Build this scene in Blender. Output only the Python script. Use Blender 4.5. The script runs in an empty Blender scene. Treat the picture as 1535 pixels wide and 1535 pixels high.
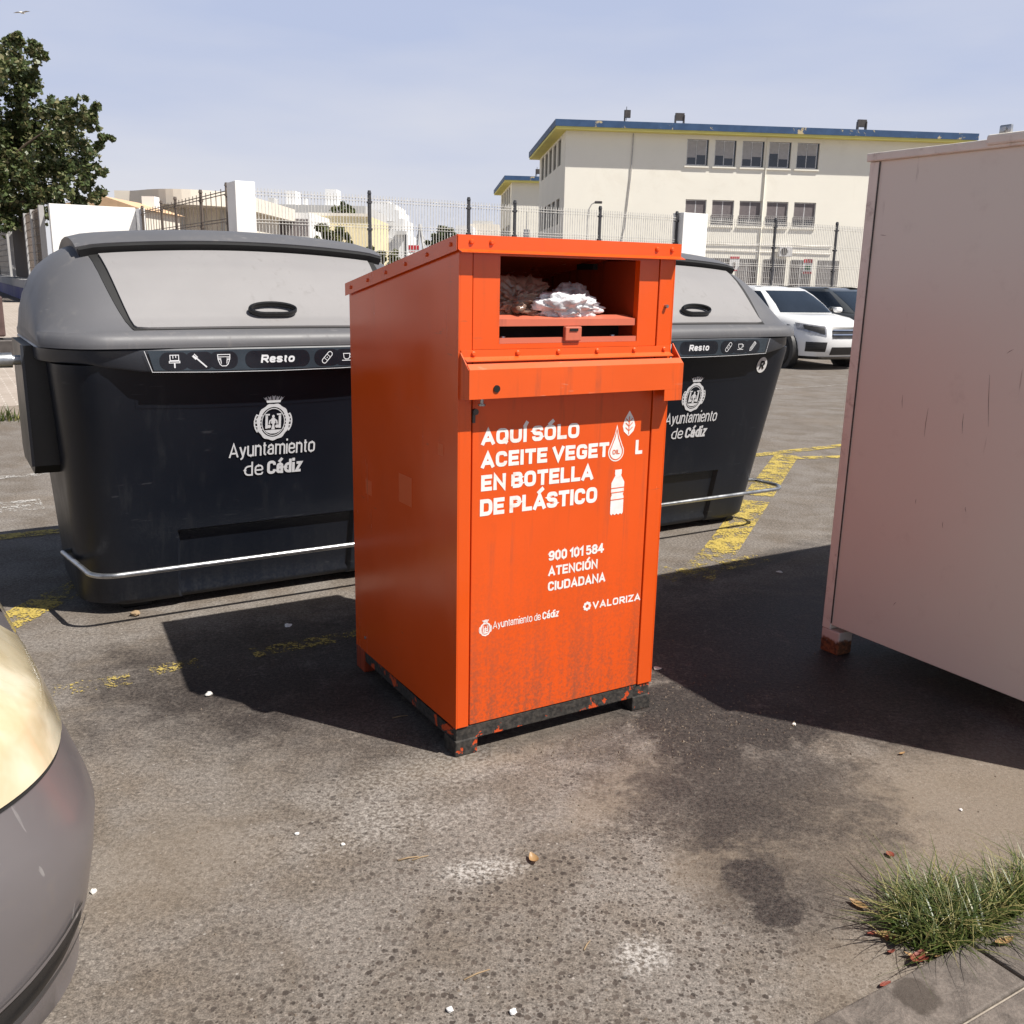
import bpy, bmesh, math, random
from mathutils import Vector, Matrix, noise
R = math.radians
PI = math.pi
rnd = random.Random(7)
sc = bpy.context.scene
COL = sc.collection

# ------------------------------------------------------------------ camera
CAM_H = 1.6
FPX = 1428.5            # focal length in photograph pixels (1535 wide)
PITCH, ROLL = R(13.86), R(1.19)
cd = bpy.data.cameras.new('camera')
cam = bpy.data.objects.new('camera', cd)
COL.objects.link(cam)
cd.sensor_fit = 'HORIZONTAL'
cd.sensor_width = 36.0
cd.lens = 36.0 * FPX / 1535.0
cd.clip_start, cd.clip_end = 0.05, 6000
cam.matrix_world = Matrix.Translation((0, 0, CAM_H)) @ Matrix.Rotation(R(90) - PITCH, 4, 'X') @ Matrix.Rotation(ROLL, 4, 'Z')
sc.camera = cam

# ------------------------------------------------------------------ sky, sun, exposure
SUN_AZ, SUN_EL = R(115.0), R(55.5)         # azimuth clockwise from +Y
w = bpy.data.worlds.new('World')
sc.world = w
w.use_nodes = True
wn, wl = w.node_tree.nodes, w.node_tree.links
for n in list(wn): wn.remove(n)
wo = wn.new('ShaderNodeOutputWorld'); bg = wn.new('ShaderNodeBackground'); sky = wn.new('ShaderNodeTexSky')
sky.sky_type = 'NISHITA'
sky.sun_disc = False
sky.sun_elevation, sky.sun_rotation = SUN_EL, SUN_AZ
sky.altitude, sky.air_density, sky.dust_density, sky.ozone_density = 0, 1.0, 1.0, 1.0
# hazy summer sky: the clear sky dimmed overhead, a pale band of haze towards the horizon
SKY = 0.10
tc = wn.new('ShaderNodeTexCoord'); sx = wn.new('ShaderNodeSeparateXYZ')
wl.new(tc.outputs['Generated'], sx.inputs[0])
def wmap(a, b_, c, d):
    q = wn.new('ShaderNodeMapRange'); q.interpolation_type = 'SMOOTHSTEP'
    for k, val in zip((1, 2, 3, 4), (a, b_, c, d)): q.inputs[k].default_value = val
    wl.new(sx.outputs[2], q.inputs[0]); return q.outputs[0]
hz = wn.new('ShaderNodeMix'); hz.data_type = 'RGBA'
cn = wn.new('ShaderNodeTexNoise'); cn.inputs['Scale'].default_value = 2.4; cn.inputs['Detail'].default_value = 5; cn.inputs['Roughness'].default_value = 0.5
cm = wn.new('ShaderNodeMapping'); cm.inputs['Scale'].default_value = (1.0, 1.0, 4.5); wl.new(tc.outputs['Generated'], cm.inputs[0]); wl.new(cm.outputs[0], cn.inputs['Vector'])
ca = wn.new('ShaderNodeMath'); ca.operation = 'MULTIPLY_ADD'; ca.inputs[1].default_value = -1.5; ca.inputs[2].default_value = 0.74; wl.new(cn.outputs['Fac'], ca.inputs[0])
cs = wn.new('ShaderNodeMath'); cs.operation = 'ADD'; cs.use_clamp = True; wl.new(wmap(-0.02, 0.26, 0, 1), cs.inputs[0]); wl.new(ca.outputs[0], cs.inputs[1])
wl.new(cs.outputs[0], hz.inputs[0])
hz.inputs[6].default_value = (0.565 / SKY, 0.565 / SKY, 0.605 / SKY, 1)
hz.inputs[7].default_value = (0.375 / SKY, 0.425 / SKY, 0.575 / SKY, 1)
mx = wn.new('ShaderNodeMix'); mx.data_type = 'RGBA'
wl.new(wmap(0.24, 0.48, 0.90, 0.0), mx.inputs[0]); dm = wn.new('ShaderNodeMix'); dm.data_type = 'RGBA'; dm.blend_type = 'MULTIPLY'; dm.inputs[0].default_value = 1.0; dm.inputs[7].default_value = (0.62, 0.56, 0.50, 1)
wl.new(sky.outputs[0], dm.inputs[6]); wl.new(dm.outputs[2], mx.inputs[6]); wl.new(hz.outputs[2], mx.inputs[7])
bg.inputs[1].default_value = SKY
wl.new(mx.outputs[2], bg.inputs[0]); wl.new(bg.outputs[0], wo.inputs[0])

sd = bpy.data.lights.new('sun', 'SUN')
sd.energy, sd.angle, sd.color = 5.0, R(0.5), (1.0, 0.955, 0.89)
sun = bpy.data.objects.new('sun', sd)
COL.objects.link(sun)
to_sun = Vector((math.sin(SUN_AZ) * math.cos(SUN_EL), math.cos(SUN_AZ) * math.cos(SUN_EL), math.sin(SUN_EL)))
sun.rotation_euler = to_sun.to_track_quat('Z', 'Y').to_euler()
sun.location = to_sun * 50

sc.view_settings.view_transform = 'Standard'
sc.view_settings.look = 'None'
sc.view_settings.gamma = 1.0
sc.view_settings.use_curve_mapping = False
sc.view_settings.exposure = 0.50
sc.render.engine = 'CYCLES'
sc.cycles.max_bounces = 8
sc.cycles.transparent_max_bounces = 16
sc.cycles.use_denoising = True

# ------------------------------------------------------------------ the street grid: s along the kerb, t away from it
GA = R(59.1)
U = Vector((math.sin(GA), math.cos(GA), 0)); V = Vector((-math.cos(GA), math.sin(GA), 0))
GROT = R(90) - GA
def G(s, t, z=0.0): return U * s + V * t + Vector((0, 0, z))

# ------------------------------------------------------------------ helpers
def tag(o, label=None, cat=None, group=None, kind=None):
    if label: o['label'] = label
    if cat: o['category'] = cat
    if group: o['group'] = group
    if kind: o['kind'] = kind
    return o
def empty(name, loc=(0, 0, 0), rz=0.0, label=None, cat=None, group=None):
    o = bpy.data.objects.new(name, None)
    COL.objects.link(o)
    o.location = loc; o.rotation_euler = (0, 0, rz)
    o.empty_display_size = 0.1
    return tag(o, label, cat, group)
def copy_tree(o, parent=None):
    c = o.copy(); COL.objects.link(c); c.parent = parent
    for ch in list(o.children): copy_tree(ch, c)
    return c

class MB:
    """collects shapes for ONE mesh object"""
    def __init__(self): self.v = []; self.f = []; self.m = []; self.sm = []
    def add(self, verts, faces, mi=0, smooth=False, M=None):
        b = len(self.v)
        for p in verts:
            p = Vector(p)
            self.v.append(M @ p if M else p)
        for f in faces:
            self.f.append([b + i for i in f]); self.m.append(mi); self.sm.append(smooth)
    def box(self, a, b, mi=0, bev=0.0, M=None):
        x0, y0, z0 = a; x1, y1, z1 = b
        if bev <= 0:
            vs = [(x0,y0,z0),(x1,y0,z0),(x1,y1,z0),(x0,y1,z0),(x0,y0,z1),(x1,y0,z1),(x1,y1,z1),(x0,y1,z1)]
            self.add(vs, [(0,3,2,1),(4,5,6,7),(0,1,5,4),(1,2,6,5),(2,3,7,6),(3,0,4,7)], mi, False, M); return
        bm = bmesh.new()
        bmesh.ops.create_cube(bm, size=1)
        for q in bm.verts: q.co = Vector((x0 + (q.co.x + .5) * (x1 - x0), y0 + (q.co.y + .5) * (y1 - y0), z0 + (q.co.z + .5) * (z1 - z0)))
        bmesh.ops.bevel(bm, geom=bm.edges[:], offset=bev, segments=2, profile=0.5, affect='EDGES')
        self.bm(bm, mi, False, M)
    def bm(self, bm, mi=0, smooth=False, M=None):
        bm.verts.index_update()
        self.add([q.co.copy() for q in bm.verts], [[q.index for q in f.verts] for f in bm.faces], mi, smooth, M)
        bm.free()
    def prism(self, poly, axis, a, b, mi=0, M=None, smooth=False):
        """poly: 2-D points; axis 'x','y','z' is the extrusion direction from a to b"""
        def mk(p, h):
            return {'x': (h, p[0], p[1]), 'y': (p[0], h, p[1]), 'z': (p[0], p[1], h)}[axis]
        n = len(poly)
        vs = [mk(p, a) for p in poly] + [mk(p, b) for p in poly]
        fs = [tuple(range(n))[::-1], tuple(range(n, 2 * n))]
        self.add(vs, fs, mi, False, M)
        k = len(self.v) - 2 * n
        for i in range(n):
            j = (i + 1) % n
            self.f.append([k + i, k + j, k + n + j, k + n + i]); self.m.append(mi); self.sm.append(smooth)
    def tube(self, pts, r, n=10, mi=0, cap=True, M=None):
        pts = [Vector(p) for p in pts]
        rs = r if isinstance(r, (list, tuple)) else [r] * len(pts)
        rings = []
        up = None
        for i, p in enumerate(pts):
            d = (pts[min(i + 1, len(pts) - 1)] - pts[max(i - 1, 0)]).normalized()
            if up is None:
                up = Vector((0, 0, 1)) if abs(d.z) < 0.9 else Vector((1, 0, 0))
            sx = d.cross(up).normalized(); up = sx.cross(d).normalized()
            rings.append([p + (sx * math.cos(2 * PI * k / n) + up * math.sin(2 * PI * k / n)) * rs[i] for k in range(n)])
        self.loft(rings, mi, True, cap, M)
    def loft(self, rings, mi=0, smooth=True, cap=True, M=None, closed=True):
        n = len(rings[0]); b = len(self.v)
        for rg in rings:
            for p in rg:
                p = Vector(p); self.v.append(M @ p if M else p)
        for i in range(len(rings) - 1):
            for k in range(n if closed else n - 1):
                k2 = (k + 1) % n
                self.f.append([b + i * n + k, b + i * n + k2, b + (i + 1) * n + k2, b + (i + 1) * n + k]); self.m.append(mi); self.sm.append(smooth)
        if cap:
            self.f.append([b + k for k in range(n)][::-1]); self.m.append(mi); self.sm.append(False)
            e = b + (len(rings) - 1) * n
            self.f.append([e + k for k in range(n)]); self.m.append(mi); self.sm.append(False)
    def cyl(self, c, r, h, axis='z', n=20, mi=0, M=None, r2=None):
        d = {'x': Vector((1,0,0)), 'y': Vector((0,1,0)), 'z': Vector((0,0,1))}[axis]
        c = Vector(c)
        a1 = {'x': Vector((0,1,0)), 'y': Vector((0,0,1)), 'z': Vector((1,0,0))}[axis]; a2 = d.cross(a1)
        r2 = r if r2 is None else r2
        self.loft([[c + (a1 * math.cos(2*PI*k/n) + a2 * math.sin(2*PI*k/n)) * rr + d * hh for k in range(n)] for rr, hh in ((r, 0), (r2, h))], mi, True, True, M)
    def lathe(self, prof, c=(0,0,0), axis='z', n=24, mi=0, M=None):
        c = Vector(c)
        d = {'x': Vector((1,0,0)), 'y': Vector((0,1,0)), 'z': Vector((0,0,1))}[axis]
        a1 = {'x': Vector((0,1,0)), 'y': Vector((0,0,1)), 'z': Vector((1,0,0))}[axis]; a2 = d.cross(a1)
        self.loft([[c + (a1 * math.cos(2*PI*k/n) + a2 * math.sin(2*PI*k/n)) * rr + d * hh for k in range(n)] for rr, hh in prof], mi, True, True, M)
    def build(self, name, mats, parent=None, loc=None, rz=0.0, fix=True, auto=True):
        me = bpy.data.meshes.new(name)
        me.from_pydata([tuple(p) for p in self.v], [], self.f)
        if not isinstance(mats, (list, tuple)): mats = [mats]
        for m in mats: me.materials.append(m)
        me.polygons.foreach_set('material_index', self.m)
        me.polygons.foreach_set('use_smooth', self.sm)
        if fix:
            bm = bmesh.new(); bm.from_mesh(me)
            bmesh.ops.recalc_face_normals(bm, faces=bm.faces[:])
            bm.to_mesh(me); bm.free()
        me.update()
        if auto and any(self.sm):
            try: me.set_sharp_from_angle(angle=R(38))
            except Exception: pass
        o = bpy.data.objects.new(name, me)
        COL.objects.link(o)
        o.parent = parent
        if loc is not None: o.location = loc
        o.rotation_euler = (0, 0, rz)
        return o

# ------------------------------------------------------------------ materials
class NT:
    def __init__(self, name):
        self.mat = bpy.data.materials.new(name); self.mat.use_nodes = True
        self.n = self.mat.node_tree.nodes; self.l = self.mat.node_tree.links
        self.p = self.n['Principled BSDF']
    def new(self, t, **kw):
        q = self.n.new(t)
        for k, val in kw.items(): setattr(q, k, val)
        return q
    def link(self, a, b): self.l.new(a, b)
    def noise(self, vec, scale, detail=4, rough=0.55, dist=0.0):
        q = self.new('ShaderNodeTexNoise'); q.inputs['Scale'].default_value = scale; q.inputs['Detail'].default_value = detail
        q.inputs['Roughness'].default_value = rough; q.inputs['Distortion'].default_value = dist
        if vec: self.link(vec, q.inputs['Vector'])
        return q.outputs['Fac']
    def mapr(self, x, a, b, c=0.0, d=1.0, smooth=True):
        q = self.new('ShaderNodeMapRange'); q.interpolation_type = 'SMOOTHSTEP' if smooth else 'LINEAR'
        q.inputs[1].default_value = a; q.inputs[2].default_value = b; q.inputs[3].default_value = c; q.inputs[4].default_value = d
        self.link(x, q.inputs[0]); return q.outputs[0]
    def math(self, op, a, b=None):
        q = self.new('ShaderNodeMath', operation=op)
        for i, x in enumerate((a, b)):
            if x is None: continue
            if isinstance(x, (int, float)): q.inputs[i].default_value = x
            else: self.link(x, q.inputs[i])
        return q.outputs[0]
    def mix(self, fac, a, b, blend='MIX'):
        q = self.new('ShaderNodeMix', data_type='RGBA', blend_type=blend)
        for i, x in ((0, fac), (6, a), (7, b)):
            if isinstance(x, (int, float)): q.inputs[i].default_value = x
            elif isinstance(x, tuple): q.inputs[i].default_value = (*x[:3], 1)
            else: self.link(x, q.inputs[i])
        return q.outputs[2]
    def bump(self, h, strength=0.3, dist=0.01, normal=None):
        q = self.new('ShaderNodeBump'); q.inputs['Strength'].default_value = strength; q.inputs['Distance'].default_value = dist
        self.link(h, q.inputs['Height'])
        if normal: self.link(normal, q.inputs['Normal'])
        return q.outputs[0]
    def obj(self): return self.new('ShaderNodeTexCoord').outputs['Object']
    def pos(self): return self.new('ShaderNodeNewGeometry').outputs['Position']
    def set(self, **kw):
        for k, val in kw.items():
            s = self.p.inputs[k.replace('_', ' ')]
            if isinstance(val, (int, float)): s.default_value = val
            elif isinstance(val, tuple): s.default_value = (*val[:3], 1)
            else: self.link(val, s)
        return self

def simple(name, col, rough=0.5, metal=0.0, var=0.15, scale=6.0, bump=0.0, bscale=60.0, coat=0.0, spec=0.5, grime=None):
    """plain material with slight colour and gloss variation"""
    t = NT(name); co = t.obj()
    nz = t.noise(co, scale, 6, 0.6)
    c = t.mix(t.mapr(nz, 0.3, 0.7), tuple(x * (1 - var) for x in col), tuple(min(1, x * (1 + var)) for x in col))
    if grime:
        g = t.noise(co, grime[1], 8, 0.7, 0.6)
        c = t.mix(t.math('MULTIPLY', t.mapr(g, 0.52, 0.72), grime[2]), c, grime[0])
    t.set(Base_Color=c, Metallic=metal, Roughness=t.mapr(nz, 0.25, 0.75, max(0.02, rough - 0.07), min(1, rough + 0.1)))
    t.p.inputs['Specular IOR Level'].default_value = spec
    t.p.inputs['Coat Weight'].default_value = coat
    t.p.inputs['Coat Roughness'].default_value = 0.08
    if bump: t.set(Normal=t.bump(t.noise(co, bscale, 4), bump, 0.004))
    return t.mat

def streaked(name, col, dirt, rough, amount, coat=0.0, lowz=None, spec=0.5, bump=0.04, scr=None):
    """painted metal or plastic with vertical runs of dirt, scuffs; lowz=(z0,z1): thicker dirt splashed near the foot"""
    t = NT(name); co = t.obj()
    mp = t.new('ShaderNodeMapping'); mp.inputs['Scale'].default_value = (26, 26, 1.6); t.link(co, mp.inputs[0])
    st = t.noise(mp.outputs[0], 1.0, 5, 0.6, 0.3)
    bl = t.noise(co, 3.0, 6, 0.6)
    fi = t.noise(co, 90.0, 3, 0.6)
    m = t.math('MULTIPLY', t.mapr(st, 0.5, 0.74), t.mapr(bl, 0.42, 0.66))
    m = t.math('MULTIPLY', m, amount)
    base = t.mix(t.mapr(t.noise(co, 1.4, 4), 0.3, 0.7), tuple(x * 0.94 for x in col), tuple(min(1, x * 1.06) for x in col))
    if lowz:
        sp = t.new('ShaderNodeSeparateXYZ'); t.link(co, sp.inputs[0])
        lz = t.mapr(sp.outputs[2], lowz[1], lowz[0], 0, 1, False)
        lo = t.math('MULTIPLY', t.math('POWER', lz, 1.6), t.mapr(t.math('ADD', t.math('MULTIPLY', fi, 0.6), t.math('MULTIPLY', st, 0.6)), 0.48, 0.78))
        m = t.math('MAXIMUM', m, t.math('MULTIPLY', lo, lowz[2]))
    c = t.mix(m, base, dirt)
    if scr:
        mp2 = t.new('ShaderNodeMapping'); mp2.inputs['Scale'].default_value = (9, 9, 60); mp2.inputs['Rotation'].default_value = (0.2, 0.5, 0.3); t.link(co, mp2.inputs[0])
        s2 = t.math('MULTIPLY', t.mapr(t.noise(mp2.outputs[0], 1.0, 3, 0.5, 0.2), 0.66, 0.72), t.mapr(bl, 0.5, 0.62))
        c = t.mix(t.math('MULTIPLY', s2, scr[1]), c, scr[0])
    t.set(Base_Color=c, Roughness=t.math('ADD', t.mapr(bl, 0.2, 0.8, rough - 0.06, rough + 0.08), t.math('MULTIPLY', m, 0.3)))
    t.p.inputs['Specular IOR Level'].default_value = spec
    t.p.inputs['Coat Weight'].default_value = coat; t.p.inputs['Coat Roughness'].default_value = 0.12
    if bump: t.set(Normal=t.bump(t.math('ADD', t.noise(co, 5.0, 3), t.math('MULTIPLY', fi, 0.02)), bump, 0.02))
    return t.mat

ORANGE = (0.69, 0.083, 0.007)
M = {}
M['orange'] = streaked('orange_paint', ORANGE, (0.20, 0.05, 0.02), 0.2, 0.25, 0.0, None, 0.65, 0.035, ((0.30, 0.09, 0.04), 0.5))
M['orange_door'] = streaked('orange_door_paint', ORANGE, (0.16, 0.06, 0.03), 0.40, 0.45, 0.0, (0.1, 0.85, 0.75))
M['orange_tray'] = streaked('orange_tray_paint', (0.69, 0.090, 0.009), (0.18, 0.055, 0.025), 0.45, 0.7, 0.0, None, 0.5, 0.05, ((0.6, 0.3, 0.2), 0.5))
M['orange_inner'] = streaked('dark_orange_paint', (0.30, 0.036, 0.006), (0.03, 0.016, 0.012), 0.55, 0.95, 0.0)  # darker orange than the outside, with dark streaks
M['hatch'] = streaked('faded_red_paint', (0.55, 0.14, 0.08), (0.10, 0.04, 0.03), 0.45, 0.7, 0.0)
def flaking():
    t = NT('black_tar_over_orange'); co = t.obj()
    a = t.noise(co, 11.0, 6, 0.65, 0.5)
    e = t.noise(co, 60.0, 4)
    c = t.mix(t.mapr(a, 0.575, 0.60), t.mix(t.mapr(e, 0.3, 0.7), (0.012, 0.011, 0.010), (0.05, 0.043, 0.036)), (0.52, 0.06, 0.006))
    t.set(Base_Color=c, Roughness=0.75, Normal=t.bump(t.math('ADD', e, t.math('MULTIPLY', t.mapr(a, 0.57, 0.60), -0.6)), 0.5, 0.006))
    return t.mat
M['flaking'] = flaking()
M['white_print'] = simple('white_vinyl_print', (0.80, 0.77, 0.74), 0.45, var=0.08, scale=30, grime=((0.62, 0.36, 0.25), 20, 0.5))
M['white_dark'] = simple('white_print_on_black', (0.72, 0.73, 0.75), 0.5, var=0.05)
M['cut'] = simple('orange_print_gap', (0.72, 0.1, 0.01), 0.4)
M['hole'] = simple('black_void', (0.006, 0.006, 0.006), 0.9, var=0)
M['steel'] = simple('galvanised_steel', (0.42, 0.43, 0.44), 0.32, 0.9, var=0.2, scale=14, grime=((0.18, 0.16, 0.14), 9, 0.6))
M['dark_metal'] = simple('dark_metal', (0.10, 0.09, 0.085), 0.5, 0.7)
M['bin_black'] = streaked('black_bin_plastic', (0.0065, 0.0090, 0.0155), (0.03, 0.032, 0.036), 0.38, 0.3, 0.0, (0.0, 0.5, 0.5), 0.4, 0.05, ((0.10, 0.10, 0.11), 0.25))
M['bin_ear'] = streaked('black_side_plastic', (0.006, 0.006, 0.007), (0.03, 0.03, 0.03), 0.4, 0.4)
M['bin_band'] = streaked('charcoal_band_plastic', (0.033, 0.037, 0.047), (0.06, 0.06, 0.06), 0.34, 0.4)
M['bin_lid'] = streaked('grey_lid_plastic', (0.110, 0.110, 0.117), (0.17, 0.16, 0.155), 0.48, 0.6, 0.0, None, 0.45, 0.05, ((0.35, 0.34, 0.33), 0.3))
M['bin_flap'] = streaked('pale_grey_flap_plastic', (0.24, 0.232, 0.232), (0.165, 0.155, 0.15), 0.5, 0.6, 0.0, None, 0.45, 0.05, ((0.17, 0.16, 0.155), 0.5))
M['bin_decal'] = simple('black_gloss_decal', (0.012, 0.014, 0.02), 0.3)
M['bin_decal_pale'] = simple('slate_decal', (0.035, 0.048, 0.062), 0.3)
M['rubber_and_shade'] = simple('black_rubber_and_shade', (0.012, 0.012, 0.012), 0.7)
def beige():
    t = NT('beige_container_paint'); co = t.obj()
    big = t.noise(co, 1.1, 3, 0.5)
    c = t.mix(t.mapr(big, 0.35, 0.65), (0.705, 0.655, 0.57), (0.72, 0.685, 0.59))
    mp = t.new('ShaderNodeMapping'); mp.inputs['Scale'].default_value = (1, 30, 2.2); t.link(co, mp.inputs[0])
    run = t.math('MULTIPLY', t.mapr(t.noise(mp.outputs[0], 1, 4, 0.5, 0.2), 0.68, 0.74), t.mapr(t.noise(co, 3.2, 3), 0.52, 0.62))
    c = t.mix(t.math('MULTIPLY', run, 0.55), c, (0.2, 0.15, 0.12))
    dust = t.mapr(t.noise(co, 7, 8, 0.7), 0.55, 0.8)
    c = t.mix(t.math('MULTIPLY', dust, 0.18), c, (0.3, 0.24, 0.2))
    t.set(Base_Color=c, Roughness=t.mapr(big, 0.3, 0.7, 0.34, 0.46), Normal=t.bump(t.noise(co, 3.0, 3), 0.06, 0.02))
    return t.mat
M['beige'] = beige()
M['beige_edge'] = simple('beige_edge_paint', (0.74, 0.69, 0.60), 0.45, var=0.06, scale=8, grime=((0.25, 0.17, 0.12), 14, 0.5))
def rusty():
    t = NT('rusty_foot_paint'); co = t.obj()
    sp = t.new('ShaderNodeSeparateXYZ'); t.link(co, sp.inputs[0])
    h = t.math('ADD', sp.outputs[2], t.math('MULTIPLY', t.math('SUBTRACT', t.noise(co, 40, 4), 0.5), 0.05))
    c = t.mix(t.mapr(h, 0.055, 0.075), t.mix(t.mapr(t.noise(co, 50, 4), 0.35, 0.65), (0.06, 0.025, 0.012), (0.22, 0.075, 0.025)), (0.56, 0.47, 0.41))
    t.set(Base_Color=c, Roughness=0.8)
    return t.mat
M['rust'] = rusty()
M['white_wall'] = simple('white_render', (0.83, 0.82, 0.79), 0.85, var=0.04, scale=0.9, grime=((0.6, 0.57, 0.52), 0.7, 0.35))
M['grey_side'] = simple('grey_render', (0.40, 0.39, 0.38), 0.85, var=0.08, scale=1)
M['cream'] = simple('cream_render', (0.89, 0.85, 0.74), 0.9, var=0.02, scale=0.3, grime=((0.72, 0.66, 0.55), 0.35, 0.3))
M['soffit'] = simple('yellow_soffit_paint', (0.74, 0.66, 0.20), 0.8, var=0.08, scale=0.5)
def fascia():
    t = NT('blue_fascia_paint'); co = t.obj()
    n = t.noise(co, 0.9, 7, 0.72, 0.4)
    c = t.mix(t.mapr(n, 0.60, 0.63), t.mix(t.mapr(t.noise(co, 2, 3), .3, .7), (0.022, 0.062, 0.145), (0.035, 0.085, 0.185)), (0.52, 0.42, 0.24))
    t.set(Base_Color=c, Roughness=0.6)
    return t.mat
M['fascia'] = fascia()
M['glass'] = simple('dark_window_glass', (0.018, 0.024, 0.034), 0.06, var=0.3, scale=0.7, spec=0.8)
M['blind'] = simple('pale_blind', (0.42, 0.40, 0.39), 0.7, var=0.08)
M['frame'] = simple('white_window_frame', (0.62, 0.61, 0.60), 0.5)
M['reveal'] = simple('dark_window_reveal', (0.06, 0.055, 0.055), 0.8)
M['grille'] = simple('grey_bar_grille', (0.45, 0.43, 0.41), 0.5, 0.3)
M['shutter'] = simple('brown_grey_shutter', (0.17, 0.145, 0.145), 0.6, var=0.1)
M['post'] = simple('charcoal_fence_post', (0.055, 0.055, 0.06), 0.5, 0.3)
M['wire'] = simple('pale_fence_wire', (0.60, 0.58, 0.54), 0.5, 0.2)
M['wire_dark'] = simple('rusty_fence_wire', (0.14, 0.11, 0.09), 0.6, 0.3)
M['canvas'] = simple('brown_screen', (0.085, 0.065, 0.05), 0.85, var=0.3, scale=2.2)
M['blue_paint'] = simple('navy_blue_paint', (0.025, 0.03, 0.16), 0.6, var=0.15, scale=0.6)
M['far_white'] = simple('far_white_render', (0.80, 0.80, 0.79), 0.9, var=0.03, scale=0.1)
M['far_beige'] = simple('far_beige_render', (0.76, 0.70, 0.60), 0.9, var=0.05, scale=0.2)
M['far_grey'] = simple('far_grey_render', (0.55, 0.545, 0.53), 0.9, var=0.05, scale=0.2)
M['far_yellow'] = simple('far_yellow_render', (0.80, 0.69, 0.43), 0.9, var=0.04, scale=0.2)
M['tile_roof'] = simple('clay_roof', (0.62, 0.42, 0.26), 0.9, var=0.1, scale=2)
M['red'] = simple('red_sign_paint', (0.55, 0.03, 0.04), 0.5)
M['green_sign'] = simple('green_sign_paint', (0.05, 0.22, 0.1), 0.5)
M['sign_white'] = simple('white_sign_plate', (0.78, 0.77, 0.76), 0.5, var=0.04)
M['brown_box'] = simple('brown_box_paint', (0.085, 0.05, 0.045), 0.6, var=0.2)
M['bark'] = simple('bark', (0.09, 0.065, 0.045), 0.9, var=0.3, scale=8, bump=0.6, bscale=14)

def leafmat(name, c1, c2, c3):
    t = NT(name)
    g = t.new('ShaderNodeNewGeometry')
    rp = t.new('ShaderNodeValToRGB')
    e = rp.color_ramp.elements
    e[0].position, e[0].color = 0.0, (*c1, 1); e[1].position, e[1].color = 1.0, (*c3, 1)
    m = e.new(0.6); m.color = (*c2, 1)
    t.link(g.outputs['Random Per Island'], rp.inputs[0])
    t.set(Base_Color=rp.outputs[0], Roughness=0.42)
    tr = t.new('ShaderNodeBsdfTranslucent'); t.link(rp.outputs[0], tr.inputs[0])
    mx = t.new('ShaderNodeMixShader'); mx.inputs[0].default_value = 0.25
    out = t.n['Material Output']
    t.link(t.p.outputs[0], mx.inputs[1]); t.link(tr.outputs[0], mx.inputs[2]); t.link(mx.outputs[0], out.inputs[0])
    return t.mat
M['leaf'] = leafmat('tree_leaves', (0.048, 0.074, 0.026), (0.105, 0.135, 0.048), (0.25, 0.22, 0.11))
M['leaf_olive'] = leafmat('bush_leaves', (0.06, 0.075, 0.016), (0.13, 0.14, 0.035), (0.22, 0.19, 0.06))
M['grass'] = leafmat('grass_blades', (0.035, 0.062, 0.012), (0.085, 0.115, 0.026), (0.36, 0.31, 0.13))
M['dry_leaf'] = leafmat('dry_leaf', (0.30, 0.15, 0.06), (0.42, 0.26, 0.12), (0.5, 0.36, 0.2))
M['red_leaf'] = simple('red_brown_leaf', (0.22, 0.05, 0.03), 0.6, var=0.3, scale=40)
M['twig'] = simple('dry_twig', (0.30, 0.21, 0.12), 0.8, var=0.2, scale=20)
M['grit'] = simple('brown_grit', (0.16, 0.125, 0.095), 0.9, var=0.4, scale=40)
M['pebble'] = simple('pale_pebble', (0.62, 0.60, 0.56), 0.8, var=0.1, scale=30)
M['white_scrap'] = simple('white_scrap', (0.80, 0.79, 0.77), 0.6)

# ------------------------------------------------------------------ writing and line drawings (flat meshes in x, z; y is out of the sheet)
EPS = [0]
def lift(to):
    """every stroke lies a hair in front of the one before it"""
    EPS[0] = (EPS[0] + 1) % 24
    d = EPS[0] * 0.00002
    def f(x, z):
        a = to(x, z); return (a[0], a[1] - d, a[2])
    return f
def rounded(pts, r, closed=False, n=5):
    """polyline with its corners rounded; a point may carry its own factor of r as a third value"""
    P = [Vector(q[:2]) for q in pts]; F = [q[2] if len(q) > 2 else 1.0 for q in pts]
    out = []; N = len(P)
    for i in range(N):
        if (not closed and i in (0, N - 1)) or r * F[i] <= 1e-6: out.append(tuple(P[i])); continue
        a, b_ = P[i - 1] - P[i], P[(i + 1) % N] - P[i]
        la, lb = a.length, b_.length
        if la < 1e-9 or lb < 1e-9: continue
        d = min(r * F[i], la * (.5 if closed or i > 1 else .98), lb * (.5 if closed or i < N - 2 else .98))
        A, B = P[i] + a / la * d, P[i] + b_ / lb * d
        for k in range(n + 1):
            t = k / n; out.append(tuple(A * (1 - t) ** 2 + P[i] * 2 * t * (1 - t) + B * t * t))
    return out
S0 = 0.0    # factor for a sharp corner
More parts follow.
